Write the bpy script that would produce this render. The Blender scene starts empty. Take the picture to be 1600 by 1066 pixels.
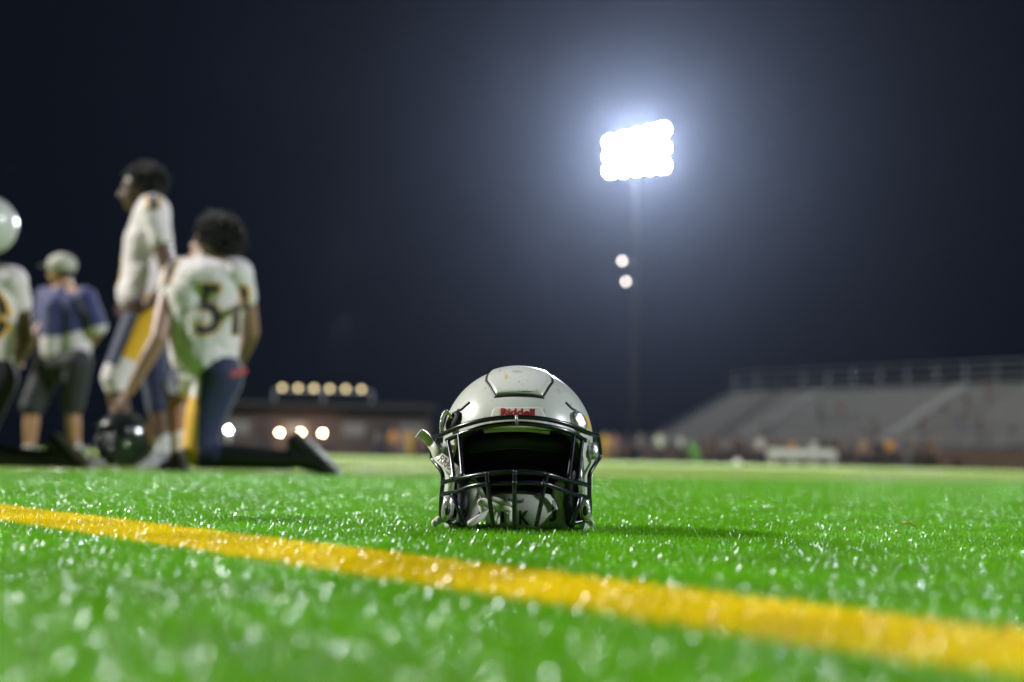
import bpy, bmesh, math, random
import numpy as np
from mathutils import Vector, Matrix, Euler
from mathutils.bvhtree import BVHTree

R = math.radians
random.seed(7); rng = np.random.default_rng(7)
scene = bpy.context.scene
COL = scene.collection

# ------------------------------------------------------------------ camera
F = 2222.0; CX, CY = 800.0, 533.0
ROLL, PITCH, CAMZ = R(1.26), R(4.69), 0.118
cam_d = bpy.data.cameras.new('camera'); cam = bpy.data.objects.new('camera', cam_d); COL.objects.link(cam)
cam_d.sensor_width = 36; cam_d.lens = 36 * F / 1600
CROT = (Matrix.Rotation(R(90) + PITCH, 3, 'X') @ Matrix.Rotation(ROLL, 3, 'Z'))
cam.matrix_world = Matrix.Translation((0, 0, CAMZ)) @ CROT.to_4x4()
cam_d.clip_start = 0.02; cam_d.clip_end = 3000
cam_d.dof.use_dof = True; cam_d.dof.focus_distance = 2.10; cam_d.dof.aperture_fstop = 2.6
scene.camera = cam

def U(px, py, Y):
    """world point seen at photo pixel px,py at world depth Y"""
    d = CROT @ Vector(((px - CX) / F, (CY - py) / F, -1.0))
    return Vector((0, 0, CAMZ)) + d * (Y / d.y)
def G(px, py, z=0.0):
    d = CROT @ Vector(((px - CX) / F, (CY - py) / F, -1.0))
    return Vector((0, 0, CAMZ)) + d * ((z - CAMZ) / d.z)

# ------------------------------------------------------------------ world, lamps, exposure
w = bpy.data.worlds.new('World'); scene.world = w; w.use_nodes = True
bg = w.node_tree.nodes['Background']
bg.inputs[0].default_value = (0.26, 0.40, 0.80, 1); bg.inputs[1].default_value = 0.011
TOWER = U(1000, 240, 100)
def lamp(name, loc, power, radius, color):
    l = bpy.data.lights.new(name, 'POINT'); l.energy = power; l.shadow_soft_size = radius; l.color = color
    o = bpy.data.objects.new(name, l); o.location = loc; COL.objects.link(o); return o
def tower_light(name, az, el, dist, irr, radius, color):
    az, el = R(az), R(el)
    p = Vector((math.sin(az) * math.cos(el), math.cos(az) * math.cos(el), math.sin(el))) * dist
    return lamp(name, p, irr * 4 * math.pi * dist * dist, radius, color)
fl = lamp('floodlight_lamp', TOWER + Vector((-0.4, -2.5, 0)), 2.0 * 4 * math.pi * 100 ** 2, 1.2, (0.90, 0.95, 1.0))
fl.data.type = 'SPOT'; fl.data.spot_size = R(84); fl.data.spot_blend = .6; fl.data.shadow_soft_size = 1.2
fl.rotation_euler = (Vector((0, 8, 0)) - fl.location).to_track_quat('-Z', 'Y').to_euler()
tower_light('left_stadium_lamp', -80, 33, 90, 5.2, 1.9, (1.0, 0.97, 0.92))
tower_light('right_stadium_lamp', 104, 27, 130, 2.6, 2.6, (0.90, 0.93, 1.0))
scene.view_settings.view_transform = 'Standard'; scene.view_settings.look = 'None'
scene.view_settings.exposure = 0.0; scene.view_settings.gamma = 1
scene.cycles.volume_bounces = 0
scene.cycles.max_bounces = 8
scene.cycles.sample_clamp_indirect = 6
scene.cycles.use_denoising = True

# ------------------------------------------------------------------ helpers
def tag(o, label=None, cat=None, group=None, kind=None):
    if label: o['label'] = label
    if cat: o['category'] = cat
    if group: o['group'] = group
    if kind: o['kind'] = kind
    return o
def empty(name, loc, label=None, cat=None, group=None):
    o = bpy.data.objects.new(name, None); o.location = loc; COL.objects.link(o); o.empty_display_size = .1
    return tag(o, label, cat, group)
def link(name, me, parent=None, mat=None, smooth=True):
    o = bpy.data.objects.new(name, me); COL.objects.link(o)
    if mat is not None:
        me.materials.clear()
        for m in (mat if isinstance(mat, (list, tuple)) else [mat]): me.materials.append(m)
    if smooth and len(me.polygons): me.polygons.foreach_set('use_smooth', [True] * len(me.polygons))
    if parent is not None:
        o.parent = parent
        o.matrix_parent_inverse = world_of(parent).inverted()
    return o
def world_of(o):
    m = o.matrix_basis.copy()
    if o.parent is not None: m = world_of(o.parent) @ o.matrix_parent_inverse @ m
    return m
def mesh(name, v, f):
    me = bpy.data.meshes.new(name); me.from_pydata([tuple(x) for x in v], [], [tuple(x) for x in f]); me.update(); return me
class MB:
    def __init__(s): s.v = []; s.f = []
    def add(s, v, f):
        n = len(s.v); s.v += [Vector(x) for x in v]; s.f += [tuple(i + n for i in q) for q in f]
    def box(s, c, h, rot=None):
        c = Vector(c); M = rot if rot is not None else Matrix.Identity(3)
        vs = [c + M @ Vector((sx * h[0], sy * h[1], sz * h[2])) for sx in (-1, 1) for sy in (-1, 1) for sz in (-1, 1)]
        s.add(vs, [(0, 1, 3, 2), (4, 6, 7, 5), (0, 4, 5, 1), (2, 3, 7, 6), (0, 2, 6, 4), (1, 5, 7, 3)])
    def tube(s, pts, r, n=10, cap=True):
        pts = [Vector(p) for p in pts]; rs = r if isinstance(r, (list, tuple)) else [r] * len(pts)
        up = None; rings = []
        for i, p in enumerate(pts):
            a = pts[max(i - 1, 0)]; b = pts[min(i + 1, len(pts) - 1)]; t = (b - a).normalized()
            if up is None: up = t.orthogonal().normalized()
            up = (up - t * up.dot(t)).normalized(); sd = t.cross(up)
            rings.append([p + (up * math.cos(k * 2 * math.pi / n) + sd * math.sin(k * 2 * math.pi / n)) * rs[i] for k in range(n)])
        v = [q for g in rings for q in g]; f = []
        for i in range(len(pts) - 1):
            for k in range(n):
                k2 = (k + 1) % n; f.append((i * n + k, i * n + k2, (i + 1) * n + k2, (i + 1) * n + k))
        if cap: f += [tuple(range(n - 1, -1, -1)), tuple(range((len(pts) - 1) * n, len(pts) * n))]
        s.add(v, f)
    def ell(s, c, r, rot=None, nu=16, nv=10):
        c = Vector(c); M = rot if rot is not None else Matrix.Identity(3)
        r = Vector(r) if not isinstance(r, (int, float)) else Vector((r, r, r))
        v = [c + M @ Vector((0, 0, r.z))]
        for j in range(1, nv):
            th = math.pi * j / nv
            for i in range(nu):
                a = 2 * math.pi * i / nu
                v.append(c + M @ Vector((r.x * math.sin(th) * math.cos(a), r.y * math.sin(th) * math.sin(a), r.z * math.cos(th))))
        v.append(c + M @ Vector((0, 0, -r.z))); f = []
        for i in range(nu): f.append((0, 1 + i, 1 + (i + 1) % nu))
        for j in range(nv - 2):
            for i in range(nu):
                a = 1 + j * nu; f.append((a + i, a + nu + i, a + nu + (i + 1) % nu, a + (i + 1) % nu))
        a = 1 + (nv - 2) * nu; L = len(v) - 1
        for i in range(nu): f.append((a + i, L, a + (i + 1) % nu))
        s.add(v, f)
    def cap(s, a, b, ra, rb, n=14):
        """tapered capsule"""
        a = Vector(a); b = Vector(b); d = b - a; L = d.length
        if L < 1e-6: s.ell(a, ra); return
        t = d / L; pts = []; rs = []
        for k in range(5): th = math.pi / 2 * (1 - k / 5); pts.append(a - t * ra * math.sin(th)); rs.append(max(ra * math.cos(th), ra * .03))
        for k in range(5): u = k / 4; pts.append(a + d * u); rs.append(ra + (rb - ra) * u)
        for k in range(1, 6): th = math.pi / 2 * k / 5; pts.append(b + t * rb * math.sin(th)); rs.append(max(rb * math.cos(th), rb * .03))
        s.tube(pts, rs, n)
    def mesh(s, name): return mesh(name, s.v, s.f)
    def build(s, name, mat, parent=None, smooth=True): return link(name, s.mesh(name), parent, mat, smooth)
def bake(me, mods):
    """apply modifiers (list of (type, props)) to a mesh without operators"""
    o = bpy.data.objects.new('bake', me); COL.objects.link(o)
    for t, props in mods:
        m = o.modifiers.new(t, t)
        for k, v in props.items(): setattr(m, k, v)
    dg = bpy.context.evaluated_depsgraph_get(); dg.update()
    out = bpy.data.meshes.new_from_object(o.evaluated_get(dg))
    bpy.data.objects.remove(o); bpy.data.meshes.remove(me); return out
def blob(mb, voxel, smooth=6, fac=.5, name='blob'):
    return bake(mb.mesh(name), [('REMESH', dict(mode='VOXEL', voxel_size=voxel, use_smooth_shade=True)), ('SMOOTH', dict(factor=fac, iterations=smooth))])
def catmull(P, k=6):
    P = [Vector(p) for p in P]; out = []
    for i in range(len(P) - 1):
        p0 = P[max(i - 1, 0)]; p1 = P[i]; p2 = P[i + 1]; p3 = P[min(i + 2, len(P) - 1)]
        for j in range(k):
            t = j / k
            out.append(.5 * ((2 * p1) + (p2 - p0) * t + (2 * p0 - 5 * p1 + 4 * p2 - p3) * t * t + (3 * p1 - p0 - 3 * p2 + p3) * t ** 3))
    out.append(P[-1]); return out
def ribbon(pts, wid, th, name, mat, parent, k=6, wv=None):
    """flat strap: pts centreline, wid width, wv width direction"""
    P = catmull(pts, k); mb = MB(); v = []; n = len(P); rr = min(wid * .5, .004)
    for i, p in enumerate(P):
        t = (P[min(i + 1, n - 1)] - P[max(i - 1, 0)]).normalized()
        w_ = Vector(wv if wv is not None else (0, 0, 1)); w_ = (w_ - t * w_.dot(t)).normalized(); nn = t.cross(w_)
        e = min(i, n - 1 - i); sc = 1.0 if e > 2 else (.6, .86, .96)[e]
        for a, b in ((-.5, -.3), (-.46, .5), (.46, .5), (.5, -.3), (.46, -.5), (-.46, -.5)):
            v.append(p + w_ * a * wid * sc + nn * b * th)
    f = []
    for i in range(n - 1):
        for q in range(6): q2 = (q + 1) % 6; f.append((i * 6 + q, i * 6 + q2, i * 6 + 6 + q2, i * 6 + 6 + q))
    f += [tuple(range(5, -1, -1)), tuple(range((n - 1) * 6, n * 6))]
    mb.add(v, f); return mb.build(name, mat, parent)
def text_mesh(txt, size, bold=0.0, extrude=0.0, sub=0):
    c = bpy.data.curves.new('t', 'FONT'); c.body = txt; c.size = size; c.align_x = 'CENTER'; c.align_y = 'CENTER'
    c.offset = bold; c.extrude = extrude; c.resolution_u = 3
    o = bpy.data.objects.new('t', c); COL.objects.link(o)
    dg = bpy.context.evaluated_depsgraph_get(); dg.update()
    me = bpy.data.meshes.new_from_object(o.evaluated_get(dg)); bpy.data.objects.remove(o); bpy.data.curves.remove(c)
    if sub:
        bm = bmesh.new(); bm.from_mesh(me); bmesh.ops.triangulate(bm, faces=bm.faces)
        for _ in range(sub): bmesh.ops.subdivide_edges(bm, edges=bm.edges, cuts=1, use_grid_fill=True)
        bm.to_mesh(me); bm.free()
    return me

# ------------------------------------------------------------------ materials
def mat(name, col, rough=.5, metal=0., spec=.5, coat=0., noise=None, bump=None, emit=None, sheen=0., trans=0.):
    m = bpy.data.materials.new(name); m.use_nodes = True; nt = m.node_tree; b = nt.nodes['Principled BSDF']
    b.inputs['Base Color'].default_value = (*col, 1); b.inputs['Roughness'].default_value = rough
    b.inputs['Metallic'].default_value = metal; b.inputs['Specular IOR Level'].default_value = spec
    b.inputs['Coat Weight'].default_value = coat; b.inputs['Coat Roughness'].default_value = .08
    b.inputs['Sheen Weight'].default_value = sheen
    b.inputs['Transmission Weight'].default_value = trans
    if emit: b.inputs['Emission Color'].default_value = (*emit[0], 1); b.inputs['Emission Strength'].default_value = emit[1]
    tc = nt.nodes.new('ShaderNodeTexCoord')
    if noise:   # (scale, other colour, lo, hi)
        n = nt.nodes.new('ShaderNodeTexNoise'); n.inputs['Scale'].default_value = noise[0]; n.inputs['Detail'].default_value = 6
        nt.links.new(tc.outputs['Object'], n.inputs['Vector'])
        r = nt.nodes.new('ShaderNodeMapRange'); r.inputs[1].default_value = noise[2]; r.inputs[2].default_value = noise[3]
        nt.links.new(n.outputs['Fac'], r.inputs[0])
        x = nt.nodes.new('ShaderNodeMix'); x.data_type = 'RGBA'; x.inputs[6].default_value = (*col, 1); x.inputs[7].default_value = (*noise[1], 1)
        nt.links.new(r.outputs[0], x.inputs[0]); nt.links.new(x.outputs[2], b.inputs['Base Color'])
    if bump:    # (scale, strength, distance)
        n = nt.nodes.new('ShaderNodeTexNoise'); n.inputs['Scale'].default_value = bump[0]; n.inputs['Detail'].default_value = 4
        nt.links.new(tc.outputs['Object'], n.inputs['Vector'])
        u = nt.nodes.new('ShaderNodeBump'); u.inputs['Strength'].default_value = bump[1]; u.inputs['Distance'].default_value = bump[2]
        nt.links.new(n.outputs['Fac'], u.inputs['Height']); nt.links.new(u.outputs[0], b.inputs['Normal'])
    return m
M = {}
M['shell'] = mat('white helmet shell', (.56, .585, .55), .30, coat=.3, noise=(60, (.46, .48, .44), .62, .72))
M['shell_edge'] = mat('shell edge', (.5, .5, .48), .4)
M['dark'] = mat('black rubber and shade', (.012, .012, .016), .45)
M['bar'] = mat('navy coated wire', (.006, .0065, .016), .25, coat=.25)
M['pad'] = mat('dark liner', (.010, .012, .018), .6, bump=(80, .4, .002))
M['white_plastic'] = mat('white strap plastic', (.66, .66, .58), .35, noise=(40, (.5, .48, .38), .55, .75))
M['jaw'] = mat('grey jaw pad', (.45, .45, .42), .5, bump=(50, .3, .002))
M['cup'] = mat('grey chin cup', (.42, .44, .40), .5)
M['plate'] = mat('ivory bumper plate', (.66, .64, .56), .4)
M['red'] = mat('red lettering', (.35, .015, .02), .4)
M['ink'] = mat('black lettering', (.01, .01, .012), .5)
M['chrome'] = mat('worn clear hardware', (.62, .63, .60), .22, metal=.75, bump=(260, .9, .0016))
M['gold'] = mat('gold cloth', (.78, .44, .01), .7, sheen=.3)
M['navy'] = mat('navy cloth', (.012, .02, .075), .7, sheen=.3, bump=(30, .4, .01))
M['jersey'] = mat('white jersey', (.76, .70, .72), .75, sheen=.3, bump=(14, .8, .03))
M['jersey2'] = mat('white mesh jersey', (.72, .66, .67), .75, sheen=.3, bump=(14, .8, .03))
M['black_cloth'] = mat('black cloth', (.012, .012, .014), .8, bump=(30, .4, .01))
M['shorts'] = mat('charcoal shorts', (.028, .029, .033), .75, bump=(16, .7, .02))
M['polo'] = mat('navy polo', (.035, .04, .17), .75, sheen=.3, bump=(18, .7, .02))
M['polo_white'] = mat('white shirt hem', (.68, .62, .66), .75, bump=(18, .7, .02))
M['skin_dark'] = mat('dark brown skin', (.13, .07, .045), .45)
M['skin_mid'] = mat('brown skin', (.30, .17, .11), .45)
M['skin_light'] = mat('tan skin', (.45, .24, .13), .45)
M['hair'] = mat('black hair', (.012, .010, .010), .6, bump=(60, 1, .02))
M['cap'] = mat('stone cap', (.50, .49, .44), .8)
M['shoe_black'] = mat('black cleat', (.014, .016, .017), .5)
M['shoe_white'] = mat('white cleat', (.32, .32, .33), .5, noise=(30, (.16, .16, .16), .5, .6))
M['sole'] = mat('grey sole', (.25, .25, .27), .6)
M['sock'] = mat('white sock', (.7, .7, .7), .8)
M['green_helmet'] = mat('dark helmet shell', (.012, .016, .016), .25, coat=.6)
M['steel'] = mat('galvanised steel', (.35, .36, .37), .45, metal=.6, bump=(8, .2, .01))
M['pole'] = mat('dark painted pole', (.010, .011, .012), .8, spec=.15)
M['alum'] = mat('aluminium planking', (.21, .22, .22), .65, noise=(1.2, (.16, .17, .17), .45, .7))
M['riser'] = mat('stand riser', (.11, .11, .11), .7, noise=(1.5, (.07, .07, .07), .4, .7))
M['brick'] = mat('brown wall', (.040, .027, .022), .85, noise=(1.4, (.026, .02, .018), .4, .65))
M['roofm'] = mat('dark roof', (.014, .014, .016), .9)
M['bench'] = mat('white bench', (.42, .42, .41), .5, noise=(3, (.33, .33, .32), .5, .7))
M['leaf'] = mat('orange leaf', (.55, .22, .03), .6)
M['flood'] = mat('floodlight face', (.9, .9, .9), .4, emit=((.93, .96, 1.0), 400))
M['flood2'] = mat('dim lamp face', (.9, .9, .9), .4, emit=((1, .90, .80), 14))
M['warm'] = mat('warm lamp face', (.9, .8, .6), .4, emit=((1, .70, .44), 90))
M['warm_dim'] = mat('dim yellow lamp face', (.9, .8, .5), .4, emit=((1, .76, .40), 3.4))
M['cool'] = mat('cool lamp face', (.9, .9, .9), .4, emit=((.9, 1, .93), 120))
for k in ('flood', 'flood2', 'warm', 'warm_dim', 'cool'): M[k].cycles.emission_sampling = 'NONE'

# blade material: diffuse + translucent + glossy, tone per blade
def blade_mat(name, c1, c2, gl):
    m = bpy.data.materials.new(name); m.use_nodes = True; nt = m.node_tree; nt.nodes.clear()
    N = nt.nodes.new; L = nt.links.new
    out = N('ShaderNodeOutputMaterial'); at = N('ShaderNodeAttribute'); at.attribute_name = 'tone'
    mx = N('ShaderNodeMix'); mx.data_type = 'RGBA'; mx.inputs[6].default_value = (*c1, 1); mx.inputs[7].default_value = (*c2, 1); L(at.outputs['Fac'], mx.inputs[0])
    d = N('ShaderNodeBsdfDiffuse'); t = N('ShaderNodeBsdfTranslucent'); g = N('ShaderNodeBsdfGlossy'); g.inputs['Roughness'].default_value = .27
    g.inputs['Color'].default_value = (1, 1, 1, 1)
    ge = N('ShaderNodeNewGeometry'); no = N('ShaderNodeTexNoise'); no.inputs['Scale'].default_value = 4; no.inputs['Detail'].default_value = 5; L(ge.outputs['Position'], no.inputs['Vector'])
    mr = N('ShaderNodeMapRange'); mr.inputs[1].default_value = .35; mr.inputs[2].default_value = .65; mr.inputs[3].default_value = .74; mr.inputs[4].default_value = 1.05; L(no.outputs['Fac'], mr.inputs[0])
    vm = N('ShaderNodeVectorMath'); vm.operation = 'SCALE'; L(mx.outputs[2], vm.inputs[0]); L(mr.outputs[0], vm.inputs['Scale'])
    L(vm.outputs[0], d.inputs[0]); L(vm.outputs[0], t.inputs[0])
    a = N('ShaderNodeMixShader'); a.inputs[0].default_value = .40; L(d.outputs[0], a.inputs[1]); L(t.outputs[0], a.inputs[2])
    fr = N('ShaderNodeFresnel'); fr.inputs[0].default_value = 1.45
    mm = N('ShaderNodeMath'); mm.operation = 'MULTIPLY'; mm.inputs[1].default_value = gl; L(fr.outputs[0], mm.inputs[0])
    b = N('ShaderNodeMixShader'); L(mm.outputs[0], b.inputs[0]); L(a.outputs[0], b.inputs[1]); L(g.outputs[0], b.inputs[2])
    L(b.outputs[0], out.inputs[0]); return m
M['blade'] = blade_mat('turf fibre', (.10, .39, .003), (.25, .63, .008), .12)
M['pblade'] = blade_mat('pale turf fibre', (.26, .42, .06), (.44, .60, .13), .2)
M['yblade'] = blade_mat('yellow turf fibre', (.95, .68, .002), (1, .86, .004), .08)

# ------------------------------------------------------------------ ground
LA = [G(0, 786), G(1600, 968)]       # far edge of the yellow line
LB = [G(0, 806), G(1600, 1050)]      # near edge
LA = [Vector((p.x, p.y)) for p in (G(0, 785, .016), G(1600, 973, .016))]
LB = [Vector((p.x, p.y)) for p in (G(0, 802, .016), G(1600, 1056, .016))]
ldir = (LA[1] - LA[0]).normalized(); lnor = Vector((ldir.y, -ldir.x))
cA = sum(lnor.dot(p) for p in LA) / 2; cB = sum(lnor.dot(p) for p in LB) / 2
c0, c1 = min(cA, cB), max(cA, cB)
print('line width', c1 - c0, LA, LB)

def ground_sheet():
    m = bpy.data.materials.new('turf ground'); m.use_nodes = True; nt = m.node_tree; b = nt.nodes['Principled BSDF']
    N = nt.nodes.new; L = nt.links.new
    geo = N('ShaderNodeNewGeometry')
    n1 = N('ShaderNodeTexNoise'); n1.inputs['Scale'].default_value = 45; n1.inputs['Detail'].default_value = 8; n1.inputs['Roughness'].default_value = .75
    L(geo.outputs['Position'], n1.inputs['Vector'])
    n2 = N('ShaderNodeTexNoise'); n2.inputs['Scale'].default_value = .35; n2.inputs['Detail'].default_value = 3
    L(geo.outputs['Position'], n2.inputs['Vector'])
    mx = N('ShaderNodeMix'); mx.data_type = 'RGBA'; mx.inputs[6].default_value = (.09, .30, .012, 1); mx.inputs[7].default_value = (.20, .48, .03, 1)
    r = N('ShaderNodeMapRange'); r.inputs[1].default_value = .35; r.inputs[2].default_value = .65; L(n1.outputs['Fac'], r.inputs[0]); L(r.outputs[0], mx.inputs[0])
    m2 = N('ShaderNodeMix'); m2.data_type = 'RGBA'; m2.inputs[7].default_value = (.24, .42, .08, 1); L(mx.outputs[2], m2.inputs[6])
    r2 = N('ShaderNodeMapRange'); r2.inputs[1].default_value = .4; r2.inputs[2].default_value = .65; r2.inputs[4].default_value = .6; L(n2.outputs['Fac'], r2.inputs[0]); L(r2.outputs[0], m2.inputs[0])
    sx = N('ShaderNodeSeparateXYZ'); L(geo.outputs['Position'], sx.inputs[0])
    ma = N('ShaderNodeMath'); ma.operation = 'MULTIPLY_ADD'; ma.inputs[1].default_value = -.72; L(sx.outputs[0], ma.inputs[0]); L(sx.outputs[1], ma.inputs[2])
    gt = N('ShaderNodeMath'); gt.operation = 'GREATER_THAN'; gt.inputs[1].default_value = 8.2; L(ma.outputs[0], gt.inputs[0])
    m3 = N('ShaderNodeMix'); m3.data_type = 'RGBA'; m3.inputs[7].default_value = (.25, .37, .07, 1); L(m2.outputs[2], m3.inputs[6]); L(gt.outputs[0], m3.inputs[0])
    L(m3.outputs[2], b.inputs['Base Color']); b.inputs['Roughness'].default_value = .9; b.inputs['Specular IOR Level'].default_value = .1
    bp = N('ShaderNodeBump'); bp.inputs['Strength'].default_value = 1; bp.inputs['Distance'].default_value = .02; L(n1.outputs['Fac'], bp.inputs['Height']); L(bp.outputs[0], b.inputs['Normal'])
    me = mesh('field', [(-70, -40, .004), (70, -40, .004), (70, 92, .004), (-70, 92, .004)], [(0, 1, 2, 3)])
    tag(link('field', me, None, m, False), kind='structure')
    dirt = mat('dark ground', (.05, .045, .04), .9, noise=(.2, (.03, .035, .03), .4, .6))
    me = mesh('ground', [(-200, -120, -.004), (200, -120, -.004), (200, 230, -.004), (-200, 230, -.004)], [(0, 1, 2, 3)])
    tag(link('ground', me, None, dirt, False), kind='structure')
ground_sheet()

def blades(P, hmin, hmax, wid, segs=2):
    """numpy: P (n,2) roots -> verts, faces, tone per vertex"""
    n = len(P); a = rng.uniform(0, 2 * np.pi, n); lean = np.abs(rng.normal(0, .50, n)) + .05
    h = rng.uniform(hmin, hmax, n); w_ = wid * rng.uniform(.7, 1.3, n); curl = rng.uniform(.2, 1.4, n)
    f = rng.uniform(0, 2 * np.pi, n)
    dx, dy = np.cos(a), np.sin(a); sx, sy = -np.sin(a + (f - np.pi) * .12), np.cos(a + (f - np.pi) * .12)
    V = []
    for s in range(segs + 1):
        t = s / segs; out = h * (np.sin(lean) * t + .45 * curl * t * t); z = h * (np.cos(lean) * t - .18 * curl * t ** 2.5)
        cx, cy = P[:, 0] + dx * out, P[:, 1] + dy * out; ww = w_ * (1 - .35 * t if s < segs else .45) * .5
        V.append(np.stack([cx - sx * ww, cy - sy * ww, z], 1)); V.append(np.stack([cx + sx * ww, cy + sy * ww, z + .0], 1))
    V = np.stack(V, 1).reshape(-1, 3); V[:, 2] += .004; k = 2 * (segs + 1)
    base = np.arange(n)[:, None] * k
    Fc = np.concatenate([base + np.array([[2 * s, 2 * s + 1, 2 * s + 3, 2 * s + 2]]) for s in range(segs)], 1).reshape(-1, 4)
    tone = np.repeat(np.clip(rng.beta(1.6, 2.2, n), 0, 1), k)
    return V, Fc, tone
def np_mesh(name, V, Fc, tone, extra=0):
    me = bpy.data.meshes.new(name); me.vertices.add(len(V)); me.vertices.foreach_set('co', V.astype(np.float32).ravel())
    me.loops.add(Fc.size); me.loops.foreach_set('vertex_index', Fc.astype(np.int32).ravel())
    me.polygons.add(len(Fc)); me.polygons.foreach_set('loop_start', (np.arange(len(Fc)) * 4).astype(np.int32)); me.polygons.foreach_set('loop_total', np.full(len(Fc), 4, np.int32))
    at = me.attributes.new('tone', 'FLOAT', 'POINT'); at.data.foreach_set('value', tone.astype(np.float32))
    me.update(calc_edges=True); return me
CELL = .5
green_c, inst_c, pale_c = [], [], []
for iy in range(0, 60):
    for ix in range(-40, 41):
        x, y = ix * CELL, iy * CELL; cx, cy = x + CELL / 2, y + CELL / 2
        dl = lnor.dot(Vector((cx, cy))) - (c0 + c1) / 2
        if abs(cx) > .37 * (cy + .3) + (2.0 if cy < 6 else 5.0) and not (abs(dl) < .55 and cy < 14): continue
        infr = abs(cx) < .37 * (cy + .25) + .30
        if (cy < 3.5 and infr) or (abs(dl) < .55 and cy < 14): green_c.append((x, y, infr))
        elif cy > 8.2 + .72 * cx and cy > 3: pale_c.append((cx, cy))
        else: inst_c.append((cx, cy))
Ps = []
for x, y, infr in green_c:
    n = int(CELL * CELL * ((130000 if y > .9 else 80000) if infr else 45000))
    Ps.append(np.stack([rng.uniform(x, x + CELL, n), rng.uniform(y, y + CELL, n)], 1))
Ps = np.concatenate(Ps); Ps = Ps[(Ps[:, 1] > .12)]
# tufts: fibres stand in stitched clumps with small gaps
q = np.round(Ps / .008) * .008; Ps = q + (Ps - q) * .75 + rng.normal(0, .0012, Ps.shape)
d = Ps @ np.array([lnor.x, lnor.y]); edge = rng.normal(0, .003, len(Ps))
isy = (d + edge > c0) & (d + edge < c1)
V, Fc, T = blades(Ps[~isy], .007, .0145, .00095)
tag(link('grass', np_mesh('grass', V, Fc, T), None, M['blade'], False), kind='stuff')
V, Fc, T = blades(Ps[isy], .007, .0145, .0011)
tag(link('yellow_line', np_mesh('yellow_line', V, Fc, T), None, M['yblade'], False), kind='structure')
print('blades', len(Ps), 'inst', len(inst_c))
# far turf: one tile of fibres set out over the field by geometry nodes
ng = bpy.data.node_groups.new('turf tiles', 'GeometryNodeTree')
def far_turf(cells, matl):
  n = int(CELL * CELL * 60000); Pt = rng.uniform(-CELL / 2 - .005, CELL / 2 + .005, (n, 2)); V, Fc, T = blades(Pt, .007, .0145, .0017)
  IC = np.array([(x, y, 0) for x, y in cells], float)
  nv = len(V); V = np.concatenate([V, IC]); T = np.concatenate([T, np.zeros(len(IC))])
  me = np_mesh('grass', V, Fc, T)
  a1 = me.attributes.new('is_point', 'BOOLEAN', 'POINT'); a1.data.foreach_set('value', [False] * nv + [True] * len(IC))
  a2 = me.attributes.new('turn', 'FLOAT', 'POINT'); a2.data.foreach_set('value', np.concatenate([np.zeros(nv), rng.integers(0, 4, len(IC)) * math.pi / 2]).astype(np.float32))
  gob = tag(link('grass', me, None, matl, False), kind='stuff')
  gm = gob.modifiers.new('tiles', 'NODES'); gm.node_group = ng
ng.interface.new_socket('Geometry', in_out='INPUT', socket_type='NodeSocketGeometry'); ng.interface.new_socket('Geometry', in_out='OUTPUT', socket_type='NodeSocketGeometry')
N = ng.nodes.new; L = ng.links.new
gi, go = N('NodeGroupInput'), N('NodeGroupOutput')
at = N('GeometryNodeInputNamedAttribute'); at.data_type = 'BOOLEAN'; at.inputs[0].default_value = 'is_point'
at2 = N('GeometryNodeInputNamedAttribute'); at2.data_type = 'FLOAT'; at2.inputs[0].default_value = 'turn'
sp = N('GeometryNodeSeparateGeometry'); sp.domain = 'POINT'; L(gi.outputs[0], sp.inputs[0]); L(at.outputs[0], sp.inputs[1])
mp = N('GeometryNodeMeshToPoints'); L(sp.outputs[0], mp.inputs[0])
ip = N('GeometryNodeInstanceOnPoints'); L(mp.outputs[0], ip.inputs['Points']); L(sp.outputs[1], ip.inputs['Instance'])
cx = N('ShaderNodeCombineXYZ'); L(at2.outputs[0], cx.inputs[2]); L(cx.outputs[0], ip.inputs['Rotation'])
L(ip.outputs[0], go.inputs[0])
far_turf(inst_c, M['blade']); far_turf(pale_c, M['pblade'])

# ------------------------------------------------------------------ the white football helmet
HC = U(806.5, 817, 2.2); HX, HY = HC.x, 2.2
ZC, ZT = .150, .111
def prof(z):
    """half width, front, back at world height z below ZC"""
    zz = [0.0, .02, .05, .09, .12, .15]; 
    return (np.interp(z, zz, [.106, .111, .1145, .1165, .1165, .115]), np.interp(z, zz, [.112, .116, .12, .124, .125, .125]), np.interp(z, zz, [.10, .112, .132, .146, .150, .150]))
def zlow(az):
    a = abs(az)
    return float(np.interp(a, [0, 30, 45, 52, 57, 60.5, 63, 66, 75, 100, 130, 180], [.1655, .1635, .155, .145, .120, .070, .030, .012, .008, .010, .028, .035]))
def dome(az, t, off=0.0, zlo=None):
    """t 0 crown .. 1 lower edge"""
    zl = zlow(az) if zlo is None else zlo
    s = t * 1.0
    arc = math.pi / 2 * ZT; low = ZC - zl; tot = arc + low
    if zl >= ZC: # ends on the dome
        ph_end = math.asin(min(1, (zl - ZC) / ZT)); ph = math.pi / 2 - s * (math.pi / 2 - ph_end); z = ZC + (ZT + off) * math.sin(ph); k = math.cos(ph); wx, fr, bk = .115, .125, .15
    else:
        dist = s * tot
        if dist < arc: ph = math.pi / 2 - dist / ZT; z = ZC + (ZT + off) * math.sin(ph); k = math.cos(ph); wx, fr, bk = .115, .125, .15
        else: z = ZC - (dist - arc); k = 1; wx, fr, bk = prof(z)
    a = math.radians(az); ca, sa = math.cos(a), math.sin(a)
    d = fr if ca > 0 else bk
    e = 2 / 2.15
    x = (wx + off) * math.copysign(abs(sa) ** e, sa) * k; y = -(d + off) * math.copysign(abs(ca) ** e, ca) * k
    return Vector((HX + x, HY + y, z))
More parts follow.
